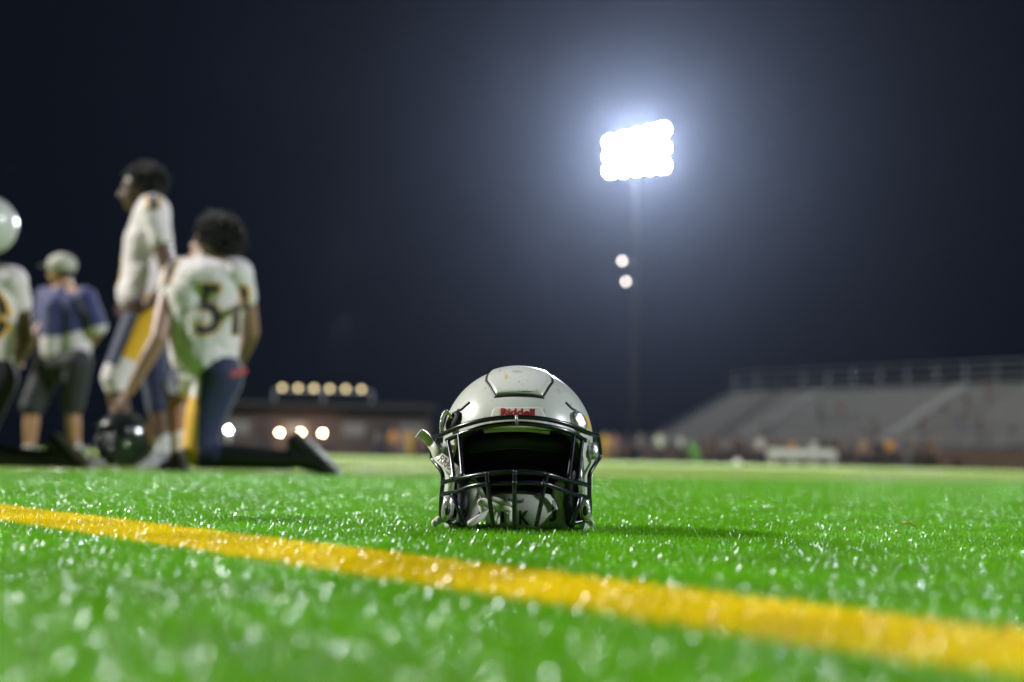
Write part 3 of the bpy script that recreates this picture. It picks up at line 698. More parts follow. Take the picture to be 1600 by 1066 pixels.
# --- kneeling player in a white jersey, number 51, back to the camera
def seg_t(p, a, b):
    d = b - a; t = max(0, min(1, (p - a).dot(d) / d.length_squared)); return t, (p - (a + d * t)).length
def kneeler(D, dx, label, skin, jersey_m, pants_m, number, hair, helmet_on, arm_down, groupn):
    S = 7.2 / D
    u = lambda px, py, dy=0.0: U(px + dx, 702 + (py - 702) * S if S != 1 else py, D + dy)
    root = empty('person', (u(330, 738).x, D, 0), label, 'person', groupn)
    hipL, hipR = u(303, 592, .05), u(343, 592, -.02)
    if helmet_on: hc0 = 336
    neck, chest, belly = u(322, 405, .02), u(325, 445, 0), u(325, 540, 0)
    shL, shR = u(273, 432, .05), u(375, 430, -.02)
    kneeR = u(311, 710, -.02); ankR = u(455 if not helmet_on else 428, 720, -.10); kneeL = u(276, 604, .26); ankL = u(279, 712, .22)
    hc = u(328, 385 if not helmet_on else 344, .03); FB = basis((-.80, .35, .25), (.15, 0, 1))
    elL, wrL = (u(247, 530, -.12), u(202, 612, -.13)) if arm_down else (u(262, 520, .2), u(300, 560, .32))
    elR, wrR = u(392, 520, .12), u(372, 572, .32)
    b = MB(); head_into(b, hc, FB, 1.0)
    limb(b, (hc + Vector((.02, 0, -.05)), .055), (neck + Vector((0, 0, -.02)), .062))
    limb(b, (chest, .105), (belly, .10)); limb(b, (hipL, .09), (hipR, .09)); limb(b, (belly, .10), ((hipL + hipR) / 2, .10))
    for sh, el, wr, sg in ((shL, elL, wrL, 1), (shR, elR, wrR, -1)):
        limb(b, (neck, .06), (sh, .062)); limb(b, (sh, .062), (sh.lerp(el, .5), .057), (el, .043)); limb(b, (el, .042), (el.lerp(wr, .3), .043), (wr, .026))
    hand(b, wrL, (wrL - elL) * .6 + Vector((-.1, 0, -.05)), (.3, 0, -1), 1.0, .45 if arm_down else .6, 1)
    hand(b, wrR, (wrR - elR), (-1, 0, -.3), 1.0, .5, -1)
    limb(b, (hipR, .090), (kneeR, .062)); limb(b, (kneeR + Vector((0, 0, .0)), .056), (kneeR.lerp(ankR, .35), .058), (ankR, .038))
    limb(b, (hipL, .088), (kneeL, .060)); limb(b, (kneeL, .056), (kneeL.lerp(ankL, .35), .056), (ankL, .036))
    body = link('body', blob(b, .0075, 3), root, skin); eyes(hc, FB, 1.0, body)
    # jersey over shoulder pads
    j = MB(); j.ell(u(324, 440, 0), (.185, .13, .125)); limb(j, (u(282, 428, .03), .085), (u(370, 428, 0), .085))
    limb(j, (u(297, 460), .125), (u(300, 555), .115)); limb(j, (u(346, 460), .120), (u(338, 560), .112)); limb(j, (u(322, 500), .14), (u(322, 558), .145))
    limb(j, (shL + Vector((.01, 0, .0)), .080), (shL.lerp(elL, .26), .068)); limb(j, (shR + Vector((-.01, 0, 0)), .078), (shR.lerp(elR, .38), .066))
    limb(j, (neck + Vector((0, 0, -.045)), .085), (chest, .12))
    jm = link('jersey', blob(j, .010, 5), root, jersey_m)
    paint(jm, [(1, lambda c: seg_t(c, shL, elL)[1] < .10 and .02 < seg_t(c, shL, elL)[0] < .6 and abs((c - shL).dot(Vector((0, 0, 1)).cross((elL - shL).normalized()))) > 9 )], [M['navy']])
    # sleeve stripe
    sl = MB(); 
    stripe_dir = (elL - shL).normalized()
    for nm, wd, mm, off in (('sleeve_stripe', .034, M['gold'], .0875), ('sleeve_stripe', .020, M['navy'], .091)):
        v = []; f = []; bvj = bvh_of(jm); fr = Vector((-.25, -1, .2)).normalized(); sd = stripe_dir.cross(fr).normalized()
        for i in range(13):
            p = (shL + Vector((.012, 0, .065))) + stripe_dir * (i / 12 * .15)
            for k in range(7):
                q_ = p + sd * wd * (k / 3 - 1); h = bvj.ray_cast(q_ + fr * .4, -fr)[0]
                if h is None: h = bvj.find_nearest(q_)[0]
                v.append(h + fr * (.004 if mm is M['gold'] else .007))
        for i in range(12):
            for k in range(6): a = i * 7 + k; f.append((a, a + 1, a + 8, a + 7))
        link(nm, mesh(nm, v, f), jm, mm)
    xd = (shR - shL); xd.z = 0
    org = (u(349, 488, -.13) if not helmet_on else u(316, 488, -.13))
    decal_text(number, .36, org, xd, (0, 0, 1), jm, 'number', M['gold'], jm, .012, .004, .76)
    decal_text(number, .36, org, xd, (0, 0, 1), jm, 'number', M['navy'] if not helmet_on else M['black_cloth'], jm, .002, .008, .76)
    # pants
    p = MB(); limb(p, (hipL + Vector((0, 0, .02)), .118), (hipR + Vector((0, 0, .02)), .122)); limb(p, (hipR, .120), (hipR.lerp(kneeR, .5) + Vector((-.02, 0, 0)), .102), (kneeR + Vector((0, 0, .03)), .085)); limb(p, (hipL, .11), (kneeL, .078))
    limb(p, (kneeR, .074), (kneeR.lerp(ankR, .22), .070)); limb(p, (kneeL, .077), (kneeL.lerp(ankL, .08), .070))
    pm = link('pants', blob(p, .010, 4), root, pants_m)
    if not helmet_on:
        zk = u(330, 622).z
        x0, x1 = u(281, 600).x, u(320, 600).x
        paint(pm, [(1, lambda c: x0 < c.x < x1 and c.y < D + .12 and c.z < zk), (2, lambda c: x0 < c.x < x1 and c.y < D + .12 and zk <= c.z < zk + .12)], [M['gold'], M['jersey']])
        bt = MB(); bt.cap(u(362, 586, -.10), u(381, 580, -.06), .018, .016); bt.build('towel', M.setdefault('pink', mat('red towel', (.5, .09, .09), .8)), pm)
    # lower right leg: dark sock, cleat standing on its toe
    sk = MB(); limb(sk, (kneeR.lerp(ankR, .30), .066), (ankR, .047)); link('sock', blob(sk, .009, 2), root, M['shoe_black'])
    toe = u(505, 748, -.10) if not helmet_on else u(505, 748, -.10)
    shoe(root, ankR + Vector((.02, 0, .01)), (.74, -.1, -.67), (-.67, 0, -.74), M['shoe_black'], 1.08)
    sk = MB(); limb(sk, (ankL + Vector((0, 0, .09)), .050), (ankL + Vector((0, 0, -.01)), .044)); link('sock', blob(sk, .008, 2), root, M['sock'])
    shoe(root, (ankL.x, ankL.y, .088), (-.55, .8, 0), (0, 0, 1), M['shoe_black'] if not helmet_on else M['shoe_black'], 1.0)
    if hair: curly_hair(hc + Vector((.018, -.01, .006)), FB, 1.0, root, 700, 1.08, 3)
    if helmet_on:
        hm = MB(); hm.ell(hc + Vector((.01, 0, .02)), (.150, .165, .160), FB, 32, 20); hm.ell(hc + FB @ Vector((0, .04, -.07)), (.118, .13, .09), FB, 24, 14)
        hl = link('helmet_shell', blob(hm, .007, 5), root, M['shell'])
        fm = MB()
        for z in (-.09, -.05, -.01):
            fm.tube([hc + FB @ Vector((.15 * math.sin(a), .06 + .16 * math.cos(a), z)) for a in [(-1.3 + 2.6 * i / 12) for i in range(13)]], .005, 8)
        fm.build('facemask', M['bar'], hl)
    return root, wrL
K, hand_pos = kneeler(7.2, 0, 'kneeling player with curly black hair and white jersey 51, hand on a dark helmet', M['skin_mid'], M['jersey'], M['navy'], '51', True, False, True, None)
kneeler(7.5, -352, 'helmeted player number 10 kneeling at the left edge of the frame', M['skin_dark'], M['jersey2'], M['black_cloth'], '10', False, True, False, None)

# --- dark helmet under the kneeling player's hand
def dark_helmet():
    D = 7.08; c = U(196, 689, D); root = empty('football_helmet', (c.x, D, 0), 'dark football helmet held upright on the turf under the kneeling player\'s hand', 'helmet')
    mb = MB(); B = basis((-.75, -.55, .1))
    r0 = c.z
    mb.ell((c.x, D, r0 + .012), (.130, .150, .142), B, 36, 24); mb.ell(Vector((c.x, D, r0 - .06)) + B @ Vector((0, .03, 0)), (.118, .125, .085), B, 28, 16)
    me = blob(mb, .006, 5)
    bm = bmesh.new(); bm.from_mesh(me); P = Vector((c.x, D, r0))
    kill = []
    for v_ in bm.verts:
        q_ = B.transposed() @ (v_.co - P)
        if q_.y > .055 and -.2 < q_.z < .055 and abs(q_.x) < .088: kill.append(v_)
        elif q_.z < -.13: kill.append(v_)
    bmesh.ops.delete(bm, geom=kill, context='VERTS'); bm.to_mesh(me); bm.free()
    sh = link('shell', bake(me, [('SOLIDIFY', dict(thickness=.006, offset=-1))]), root, M['green_helmet'])
    fm = MB(); W = lambda x, y, z: P + B @ Vector((x, y, z))
    for z, e in ((.062, .0), (.02, .03), (-.055, .05), (-.10, .045)):
        if z == .02: continue
        fm.tube([W(.122 * math.sin(a), .045 + (.105 + e) * math.cos(a), z) for a in [(-1.45 + 2.9 * i / 16) for i in range(17)]], .0042, 8)
    for x in (-.05, 0, .05): fm.tube([W(x, .19, -.055), W(x, .185, -.10), W(x, .16, -.128)], .004, 8)
    for x in (-.105, .105): fm.tube([W(x, .09, .06), W(x, .12, -.055), W(x, .11, -.10)], .004, 8)
    fm.build('facemask', M['bar'], root)
    for x, z in ((-.112, .045), (.112, .045), (-.125, -.02), (.125, -.02)):
        disc(W(x, .045, z), B @ Vector((x * 6, .35, .1)), .014, .016, .012, 'snap_buckle', M['chrome'], root)
    pd = MB(); pd.ell(W(0, -.01, 0), (.108, .12, .115), B, 24, 16); pd.build('inner_padding', M['pad'], root)
dark_helmet()

# --- standing player facing left, weight on the rear leg
def standing_player():
    D = 8.4; u = lambda px, py, dy=0.0: U(px, py, D + dy)
    root = empty('person', (u(235, 735).x, D, 0), 'tall bareheaded player standing side-on in white jersey and navy trousers with gold stripe', 'person')
    hc = u(217, 298, 0); FB = basis((-1, -.1, -.08)); skin = M['skin_dark']
    neck, chest, belly = u(233, 322), u(231, 365), u(222, 450); hipN, hipF = u(226, 487, -.07), u(228, 487, .08)
    shN, shF = u(241, 332, -.16), u(234, 329, .16)
    elN, wrN = u(266, 436, -.24), u(232, 478, -.20); elF, wrF = u(256, 430, .26), u(220, 478, .24)
    knN, anN = u(180, 590, -.10), u(196, 700, -.06); knF, anF = u(243, 600, .10), u(255, 708, .10)
    b = MB(); head_into(b, hc, FB, 1.06)
    limb(b, (hc + Vector((.02, 0, -.05)), .058), (neck + Vector((0, 0, -.02)), .066)); limb(b, (chest, .11), (belly, .10), ((hipN + hipF) / 2, .10))
    for sh, el, wr, s_ in ((shN, elN, wrN, 1), (shF, elF, wrF, -1)):
        limb(b, (neck + Vector((0, 0, -.04)), .07), (sh, .068)); limb(b, (sh, .066), (sh.lerp(el, .5), .056), (el, .043)); limb(b, (el, .044), (el.lerp(wr, .3), .045), (wr, .028))
    hand(b, wrN, (-1, -.1, .0), (0, 1, -.1), 1.0, .3, 1); hand(b, wrF, (-1, .1, -.2), (0, -1, 0), 1.0, .4, -1)
    for h, k, a in ((hipN, knN, anN), (hipF, knF, anF)): limb(b, (h, .095), (k, .064)); limb(b, (k, .057), (k.lerp(a, .3), .060), (a, .038))
    body = link('body', blob(b, .008, 3), root, skin); eyes(hc, FB, 1.06, body)
    j = MB(); limb(j, (u(239, 327, -.11), .092), (u(235, 327, .11), .092)); limb(j, (u(238, 332), .11), (u(230, 385), .138)); limb(j, (u(230, 378), .138), (u(222, 440), .122)); limb(j, (u(222, 440), .12), (u(215, 458), .125))
    limb(j, (u(224, 430, -.04), .11), (u(222, 462, -.04), .112)); limb(j, (u(224, 430, .04), .11), (u(222, 462, .04), .112))
    limb(j, (shN, .084), (shN.lerp(elN, .42), .070)); limb(j, (shF, .084), (shF.lerp(elF, .55), .070)); limb(j, (neck + Vector((0, 0, -.06)), .088), (chest, .12))
    jm = link('jersey', blob(j, .010, 4), root, M['jersey'])
    bvj = bvh_of(jm)
    for nm, x0, x1, mm, o in (('sleeve_stripe', 226, 250, M['gold'], .004), ('sleeve_stripe', 231, 245, M['navy'], .008)):
        v = []; f = []
        for i in range(10):
            for k in range(7):
                p = u(x0 + (x1 - x0) * k / 6 + i * .3, 305 + i * 2.4, -.3); dv = (p - EYE).normalized(); h, n2 = bvj.ray_cast(EYE, dv)[:2]
                if h is None: h, n2 = bvj.find_nearest(p)[:2]
                v.append(h - dv * o)
        for i in range(9):
            for k in range(6): a = i * 7 + k; f.append((a, a + 1, a + 8, a + 7))
        link(nm, mesh(nm, v, f), jm, mm)
    st_ = MB(); P = []
    for q in ((191, 400), (189, 420), (192, 440), (194, 455)):
        p = u(*q); h = bvj.find_nearest(p)[0]; P.append(h)
    st_.tube(catmull(P, 4), .012, 6); st_.build('side_piping', M['gold'], jm)
    p = MB(); limb(p, (hipN, .118), (hipF, .118)); limb(p, (hipN, .115), (knN, .082)); limb(p, (hipF, .112), (knF, .080)); limb(p, (knN, .078), (knN.lerp(anN, .10), .072)); limb(p, (knF, .078), (knF.lerp(anF, .32), .07))
    pm = link('pants', blob(p, .010, 4), root, M['navy'])
    def band(c, t0, t1):
        t, d_ = seg_t(c, hipN, knN); off = (c - (hipN + (knN - hipN) * t)); return t0 < t < t1 and c.y < D - .08 and off.x > .012
    paint(pm, [(1, lambda c: band(c, -.1, .70)), (2, lambda c: seg_t(c, hipN, knN)[0] > .86 and c.y < D - .02 or band(c, .7, 1.01))], [M['gold'], M['jersey']])
    for k in ((knN, anN), (knF, anF)):
        sk = MB(); limb(sk, (k[1] + Vector((0, 0, .08)), .048), (k[1], .045)); link('sock', blob(sk, .009, 2), root, M['sock'])
    shoe(root, (anN.x, anN.y, .09), (-1, -.1, 0), (0, 0, 1), M['shoe_white'], 1.08); shoe(root, (anF.x, anF.y, .09), (-.7, -.7, 0), (0, 0, 1), M['shoe_white'], 1.08)
    curly_hair(hc + Vector((.02, 0, .0)), FB, 1.06, root, 420, .98, 9, .05)
standing_player()

# --- coach in cap, seen from behind and the side
def coach():
    D = 11.6; u = lambda px, py, dy=0.0: U(px, py, D + dy)
    root = empty('person', (u(85, 718).x, D, 0), 'coach in pale cap, navy and white shirt and charcoal shorts, looking left', 'person')
    hc = u(95, 424); FB = basis((-1, .25, -.05)); skin = M['skin_light']
    neck, chest, belly = u(102, 448), u(104, 480), u(103, 535); hipL, hipR = u(78, 572, .05), u(120, 572, -.05)
    shL, shR = u(70, 463, .08), u(134, 463, -.08); elL, wrL = u(66, 508, .02), u(44, 546, -.05); elR, wrR = u(154, 515, -.05), u(135, 548, .18)
    knL, anL = u(50, 640, 0), u(46, 708, 0); knR, anR = u(113, 640, .05), u(118, 706, .08)
    b = MB(); head_into(b, hc, FB, 1.04); limb(b, (hc + Vector((.02, 0, -.05)), .056), (neck, .066)); limb(b, (chest, .11), (belly, .10)); limb(b, (hipL, .085), (hipR, .085)); limb(b, (belly, .10), ((hipL + hipR) / 2, .08))
    for sh, el, wr, s_ in ((shL, elL, wrL, 1), (shR, elR, wrR, -1)):
        limb(b, (neck + Vector((0, 0, -.05)), .07), (sh, .066)); limb(b, (sh, .06), (el, .043)); limb(b, (el, .043), (el.lerp(wr, .3), .043), (wr, .028))
    hand(b, wrL, (-.5, -.1, -1), (1, 0, -.3), 1.0, .5, 1); hand(b, wrR, (-1, .3, -.1), (0, 1, 0), 1.0, .5, -1)
    for h, k, a in ((hipL, knL, anL), (hipR, knR, anR)): limb(b, (h, .095), (k, .062)); limb(b, (k, .056), (k.lerp(a, .3), .060), (a, .038))
    body = link('body', blob(b, .009, 3), root, skin); eyes(hc, FB, 1.04, body)
    j = MB(); limb(j, (u(76, 465, .05), .085), (u(128, 465, -.05), .085)); limb(j, (u(90, 480), .135), (u(86, 548), .120)); limb(j, (u(116, 480), .135), (u(118, 548), .125)); limb(j, (neck + Vector((0, 0, -.06)), .09), (chest, .13))
    limb(j, (shL, .083), (shL.lerp(elL, .75), .072)); limb(j, (shR, .083), (shR.lerp(elR, .9), .080))
    jm = link('polo_shirt', blob(j, .011, 5), root, M['polo']); z0 = u(100, 528).z
    paint(jm, [(1, lambda c: c.z < z0 + .06 * max(0, (c.x - u(100, 500).x)) / .2)], [M['polo_white']])
    p = MB(); limb(p, (hipL + Vector((0, 0, .03)), .125), (hipR + Vector((0, 0, .03)), .125)); limb(p, (hipL, .118), (knL + Vector((0, 0, .03)), .098)); limb(p, (hipR, .118), (knR + Vector((0, 0, .03)), .095))
    link('shorts', blob(p, .011, 4), root, M['shorts'])
    for a, s_ in ((anL, 1), (anR, 1)):
        sk = MB(); limb(sk, (a + Vector((0, 0, .05)), .046), (a, .044)); link('sock', blob(sk, .009, 2), root, M['sock']); shoe(root, (a.x, a.y, .09), (-1, .2, 0), (0, 0, 1), M['shoe_black'], 1.05)
    cb = MB(); cb.ell(hc + FB @ Vector((0, -.008, .052)), (.104, .124, .096), FB, 28, 16); me = cb.mesh('cap'); cp = link('cap', me, root, M['cap'])
    br = MB(); br.ell(hc + FB @ Vector((0, .125, .050)), (.070, .075, .008), FB, 20, 8); br.build('peak', M.setdefault('peak', mat('grey cap peak', (.25, .25, .27), .8)), cp)
    gl = MB(); gl.tube([hc + FB @ Vector((x, y, .012)) * 1.04 for x, y in ((.08, -.01), (.07, .06), (.03, .10), (-.03, .10), (-.07, .06), (-.08, -.01))], .004, 6); gl.build('glasses', M['ink'], body)
    hr = MB(); hr.ell(hc + FB @ Vector((0, -.03, -.005)), (.078, .075, .07), FB, 18, 12); hr.build('hair', M['hair'], root)
coach()

# --- far figures along the sideline and in the stand
def far_proto(pose):
    b = MB(); B = basis((0, -1, 0)); hc = Vector((0, 0, 1.66)); head_into(b, hc, B, 1.0); limb(b, ((0, 0, 1.58), .055), ((0, 0, 1.48), .06)); limb(b, ((0, 0, 1.36), .14), ((0, 0, 1.05), .12))
    legs = {0: (((-.10, 0, .5), (-.11, .03, .08)), ((.10, 0, .5), (.12, .03, .08))), 1: (((-.12, -.05, .5), (-.18, .06, .08)), ((.12, -.12, .5), (.14, .02, .08))), 2: (((-.12, -.42, .95 - .45), (-.12, -.45, .08)), ((.12, -.42, .5), (.14, -.45, .08)))}[pose]
    arms = {0: (((-.26, .02, 1.12), (-.24, -.06, .88)), ((.26, .02, 1.12), (.24, -.06, .88))), 1: (((-.32, .05, 1.15), (-.17, -.10, 1.0)), ((.32, .05, 1.15), (.17, -.10, 1.0))), 2: (((-.26, -.08, 1.15), (-.18, -.32, 1.02)), ((.26, -.08, 1.15), (.18, -.32, 1.02)))}[pose]
    hip = [Vector((-.09, 0, .93)), Vector((.09, 0, .93))]; 
    sh = [Vector((-.19, 0, 1.42)), Vector((.19, 0, 1.42))]
    for i in (0, 1):
        el, wr = Vector(arms[i][0]), Vector(arms[i][1]); limb(b, ((0, 0, 1.42), .07), (sh[i], .06)); limb(b, (sh[i], .055), (el, .042)); limb(b, (el, .04), (wr, .028)); hand(b, wr, wr - el, (0, -1, -.2), 1.1, .4, 1 if i else -1)
        k, a = Vector(legs[i][0]), Vector(legs[i][1]); kk = k if pose != 2 else Vector((k.x, k.y, .93)); aa = a if pose != 2 else Vector((a.x, a.y, .50))
        limb(b, (hip[i], .09), (kk, .062)); limb(b, (kk, .056), (aa, .038))
    j = MB(); limb(j, (sh[0], .075), (sh[1], .075)); limb(j, ((0, 0, 1.40), .155), ((0, 0, 1.0), .145))
    for i in (0, 1): limb(j, (sh[i], .075), (sh[i].lerp(Vector(arms[i][0]), .7), .06))
    p = MB(); limb(p, (hip[0], .115), (hip[1], .115)); s_ = []
    for i in (0, 1):
        k, a = Vector(legs[i][0]), Vector(legs[i][1]); kk = k if pose != 2 else Vector((k.x, k.y, .93)); aa = a if pose != 2 else Vector((a.x, a.y, .50))
        limb(p, (hip[i], .105), (kk, .078)); limb(p, (kk, .074), (kk.lerp(aa, .85), .06)); s_.append(MB()); s_[-1].cap(aa + Vector((0, .03, -.035)), aa + Vector((0, -.15, -.04)), .042, .036)
    h = MB(); h.ell(hc + Vector((0, .025, .045)), (.085, .10, .085), None, 14, 10)
    return [('body', blob(b, .02, 2)), ('shirt', blob(j, .025, 3)), ('trousers', blob(p, .025, 3)), ('shoe', s_[0].mesh('shoe')), ('shoe', s_[1].mesh('shoe')), ('hair', h.mesh('hair'))]
PROTO = [far_proto(i) for i in range(3)]
CL = {'black': (.02, .02, .023), 'navy': (.015, .022, .07), 'white': (.5, .5, .5), 'grey': (.20, .20, .22), 'orange': (.60, .26, .05), 'gold': (.60, .36, .05), 'red': (.12, .035, .04), 'green': (.06, .42, .06), 'brown': (.14, .08, .05), 'blue': (.05, .10, .28), 'purple': (.06, .035, .07), 'tan': (.38, .26, .16), 'olive': (.07, .10, .05), 'pink': (.45, .22, .20)}
CM = {}
def cloth(c):
    q = .55 if c not in ('gold', 'orange', 'white') else .8  # clothes darkened in colour to stand in for weaker light on far figures
    if c not in CM: CM[c] = mat(c + ' clothes', tuple(x * q for x in CL[c]), .8, noise=(6, tuple(x * .7 * q for x in CL[c]), .5, .7))
    return CM[c]
def far_person(px, Y, pose, top, bottom, label, z=0.0, rot=0.0, h=1.0, group='people along the far sideline', skin='skin_mid'):
    p = U(px, 700, Y); r = empty('person', (p.x, Y, z), label, 'person', group); r.rotation_euler = (0, 0, rot); r.scale = (h, h, h)
    for (nm, me), m_ in zip(PROTO[pose], (M[skin], cloth(top), cloth(bottom), M['shoe_black'], M['shoe_black'], M['hair'])):
        o = bpy.data.objects.new(nm, me); COL.objects.link(o); o.parent = r
        if not me.materials: me.materials.append(None); me.polygons.foreach_set('use_smooth', [True] * len(me.polygons))
        o.material_slots[0].link = 'OBJECT'; o.material_slots[0].material = m_
    return r
FP = [(613, 84, 0, 'orange', 'brown', 'far figure in an orange top, left of the pair by the white helmet'), (640, 86, 1, 'gold', 'gold', 'far figure all in gold just left of the white helmet strap'),
 (628, 88, 0, 'pink', 'grey', 'far figure in a pinkish top behind the gold figure'), (662, 90, 0, 'pink', 'brown', 'far figure in a pinkish top half hidden behind the strap of the white helmet'),
 (590, 92, 1, 'grey', 'navy', 'far figure in grey beyond the kneeling player\'s cleat'),
 (945, 82, 1, 'gold', 'gold', 'far figure all in gold directly right of the white helmet'), (960, 88, 0, 'pink', 'tan', 'far figure in a pinkish top behind the right of the gold one'), (978, 85, 0, 'purple', 'brown', 'far figure in purple under the light tower'), (1000, 88, 1, 'grey', 'navy', 'far figure in a grey top by the foot of the light tower'),
 (1031, 80, 1, 'white', 'black', 'left one of two far figures in white shirts'), (1063, 81, 0, 'white', 'black', 'right one of two far figures in white shirts'),
 (1105, 86, 0, 'brown', 'black', 'far figure in brown right of the green crouching one'), (1128, 88, 1, 'grey', 'black', 'far figure in grey between the green one and the white bench'), (1150, 84, 0, 'red', 'black', 'far figure in dark red left of the white bench'),
 (1187, 84, 1, 'white', 'navy', 'far figure in a white top at the left end of the bench'), (1212, 86, 0, 'brown', 'black', 'far figure in brown behind the left half of the bench'), (1238, 87, 0, 'orange', 'black', 'far figure in orange behind the middle of the bench'),
 (1272, 86, 1, 'white', 'black', 'far figure in white behind the right half of the bench'), (1300, 82, 0, 'black', 'black', 'far figure all in black at the right end of the bench'), (1324, 84, 1, 'grey', 'black', 'far figure in grey two steps right of the bench'),
 (1349, 80, 0, 'tan', 'navy', 'far figure in a tan top right of the bench'), (1366, 84, 1, 'navy', 'black', 'far figure in navy beside the tan-topped one'), (1391, 80, 0, 'orange', 'black', 'far figure in an orange top before the brown wall'), (1407, 83, 1, 'blue', 'black', 'far figure in blue before the brown wall'),
 (1418, 79, 0, 'olive', 'grey', 'far figure in olive before the brown wall'), (1438, 82, 1, 'purple', 'black', 'far figure in purple before the brown wall'), (1455, 80, 0, 'brown', 'black', 'far figure in dark brown, rightmost of the sideline line')]
for i, (px, Y, po, t_, b_, lb) in enumerate(FP): far_person(px, Y, po, t_, b_, lb, 0, random.uniform(-.8, .8), random.uniform(.94, 1.04), skin=('skin_mid', 'skin_dark', 'skin_light')[i % 3])
for i in range(16):
    far_person(1286 + i * 11.5 + random.uniform(-4, 4), random.uniform(83, 87), i % 2, ('black', 'grey', 'brown', 'navy')[i % 4], 'black', 'one of the dark figures crowded before the grandstand wall, right of the white bench', 0, random.uniform(-1, 1), random.uniform(.93, 1.05), 'dark crowd right of the bench', ('skin_dark', 'skin_mid')[i % 2])
for i in range(8):
    far_person(1118 + i * 11 + random.uniform(-4, 4), random.uniform(87, 90), i % 2, ('brown', 'black', 'grey')[i % 3], 'black', 'one of the dark figures crowded left of the white bench', 0, random.uniform(-1, 1), random.uniform(.93, 1.05), 'dark crowd left of the bench', ('skin_dark', 'skin_mid')[i % 2])
far_person(1083, 78, 2, 'green', 'green', 'small far figure in bright green crouching by the sideline', -.42, .5, .98)

# ------------------------------------------------------------------ bench, ball
bp = U(1255, 722, 76); bench = empty('bench', (bp.x, 76, 0), 'long white bench on the far sideline', 'bench')
mb = MB(); mb.box((bp.x, 76, .45), (1.85, .17, .03)); mb.build('seat', M['bench'], bench, False)
mb = MB(); mb.box((bp.x, 76.25, .72), (1.85, .03, .17)); mb.build('backrest', M['bench'], bench, False)
for k in (-1.6, -.55, .55, 1.6):
    mb = MB(); mb.box((bp.x + k, 76, .21), (.03, .14, .21)); mb.box((bp.x + k, 76.21, .42), (.03, .03, .42)); mb.build('leg', M['bench'], bench, False)
bp = U(1152, 730, 40)  # round form added in place of a bright out-of-focus spot
mb = MB(); mb.ell((bp.x, 40, .11), (.11, .16, .11), None, 20, 14)
spot_ball = mb.build('spot_ball', mat('pale ball', (.85, .85, .80), .3, coat=.5)); tag(spot_ball, 'pale round form added for a bright blurred spot before the far sideline', 'spot_ball')
mb = MB(); mb.tube([Vector((bp.x - .02, 39.93 + .02 * i, .221)) for i in range(6)], .006, 6); mb.build('lacing', M['shoe_black'], spot_ball)

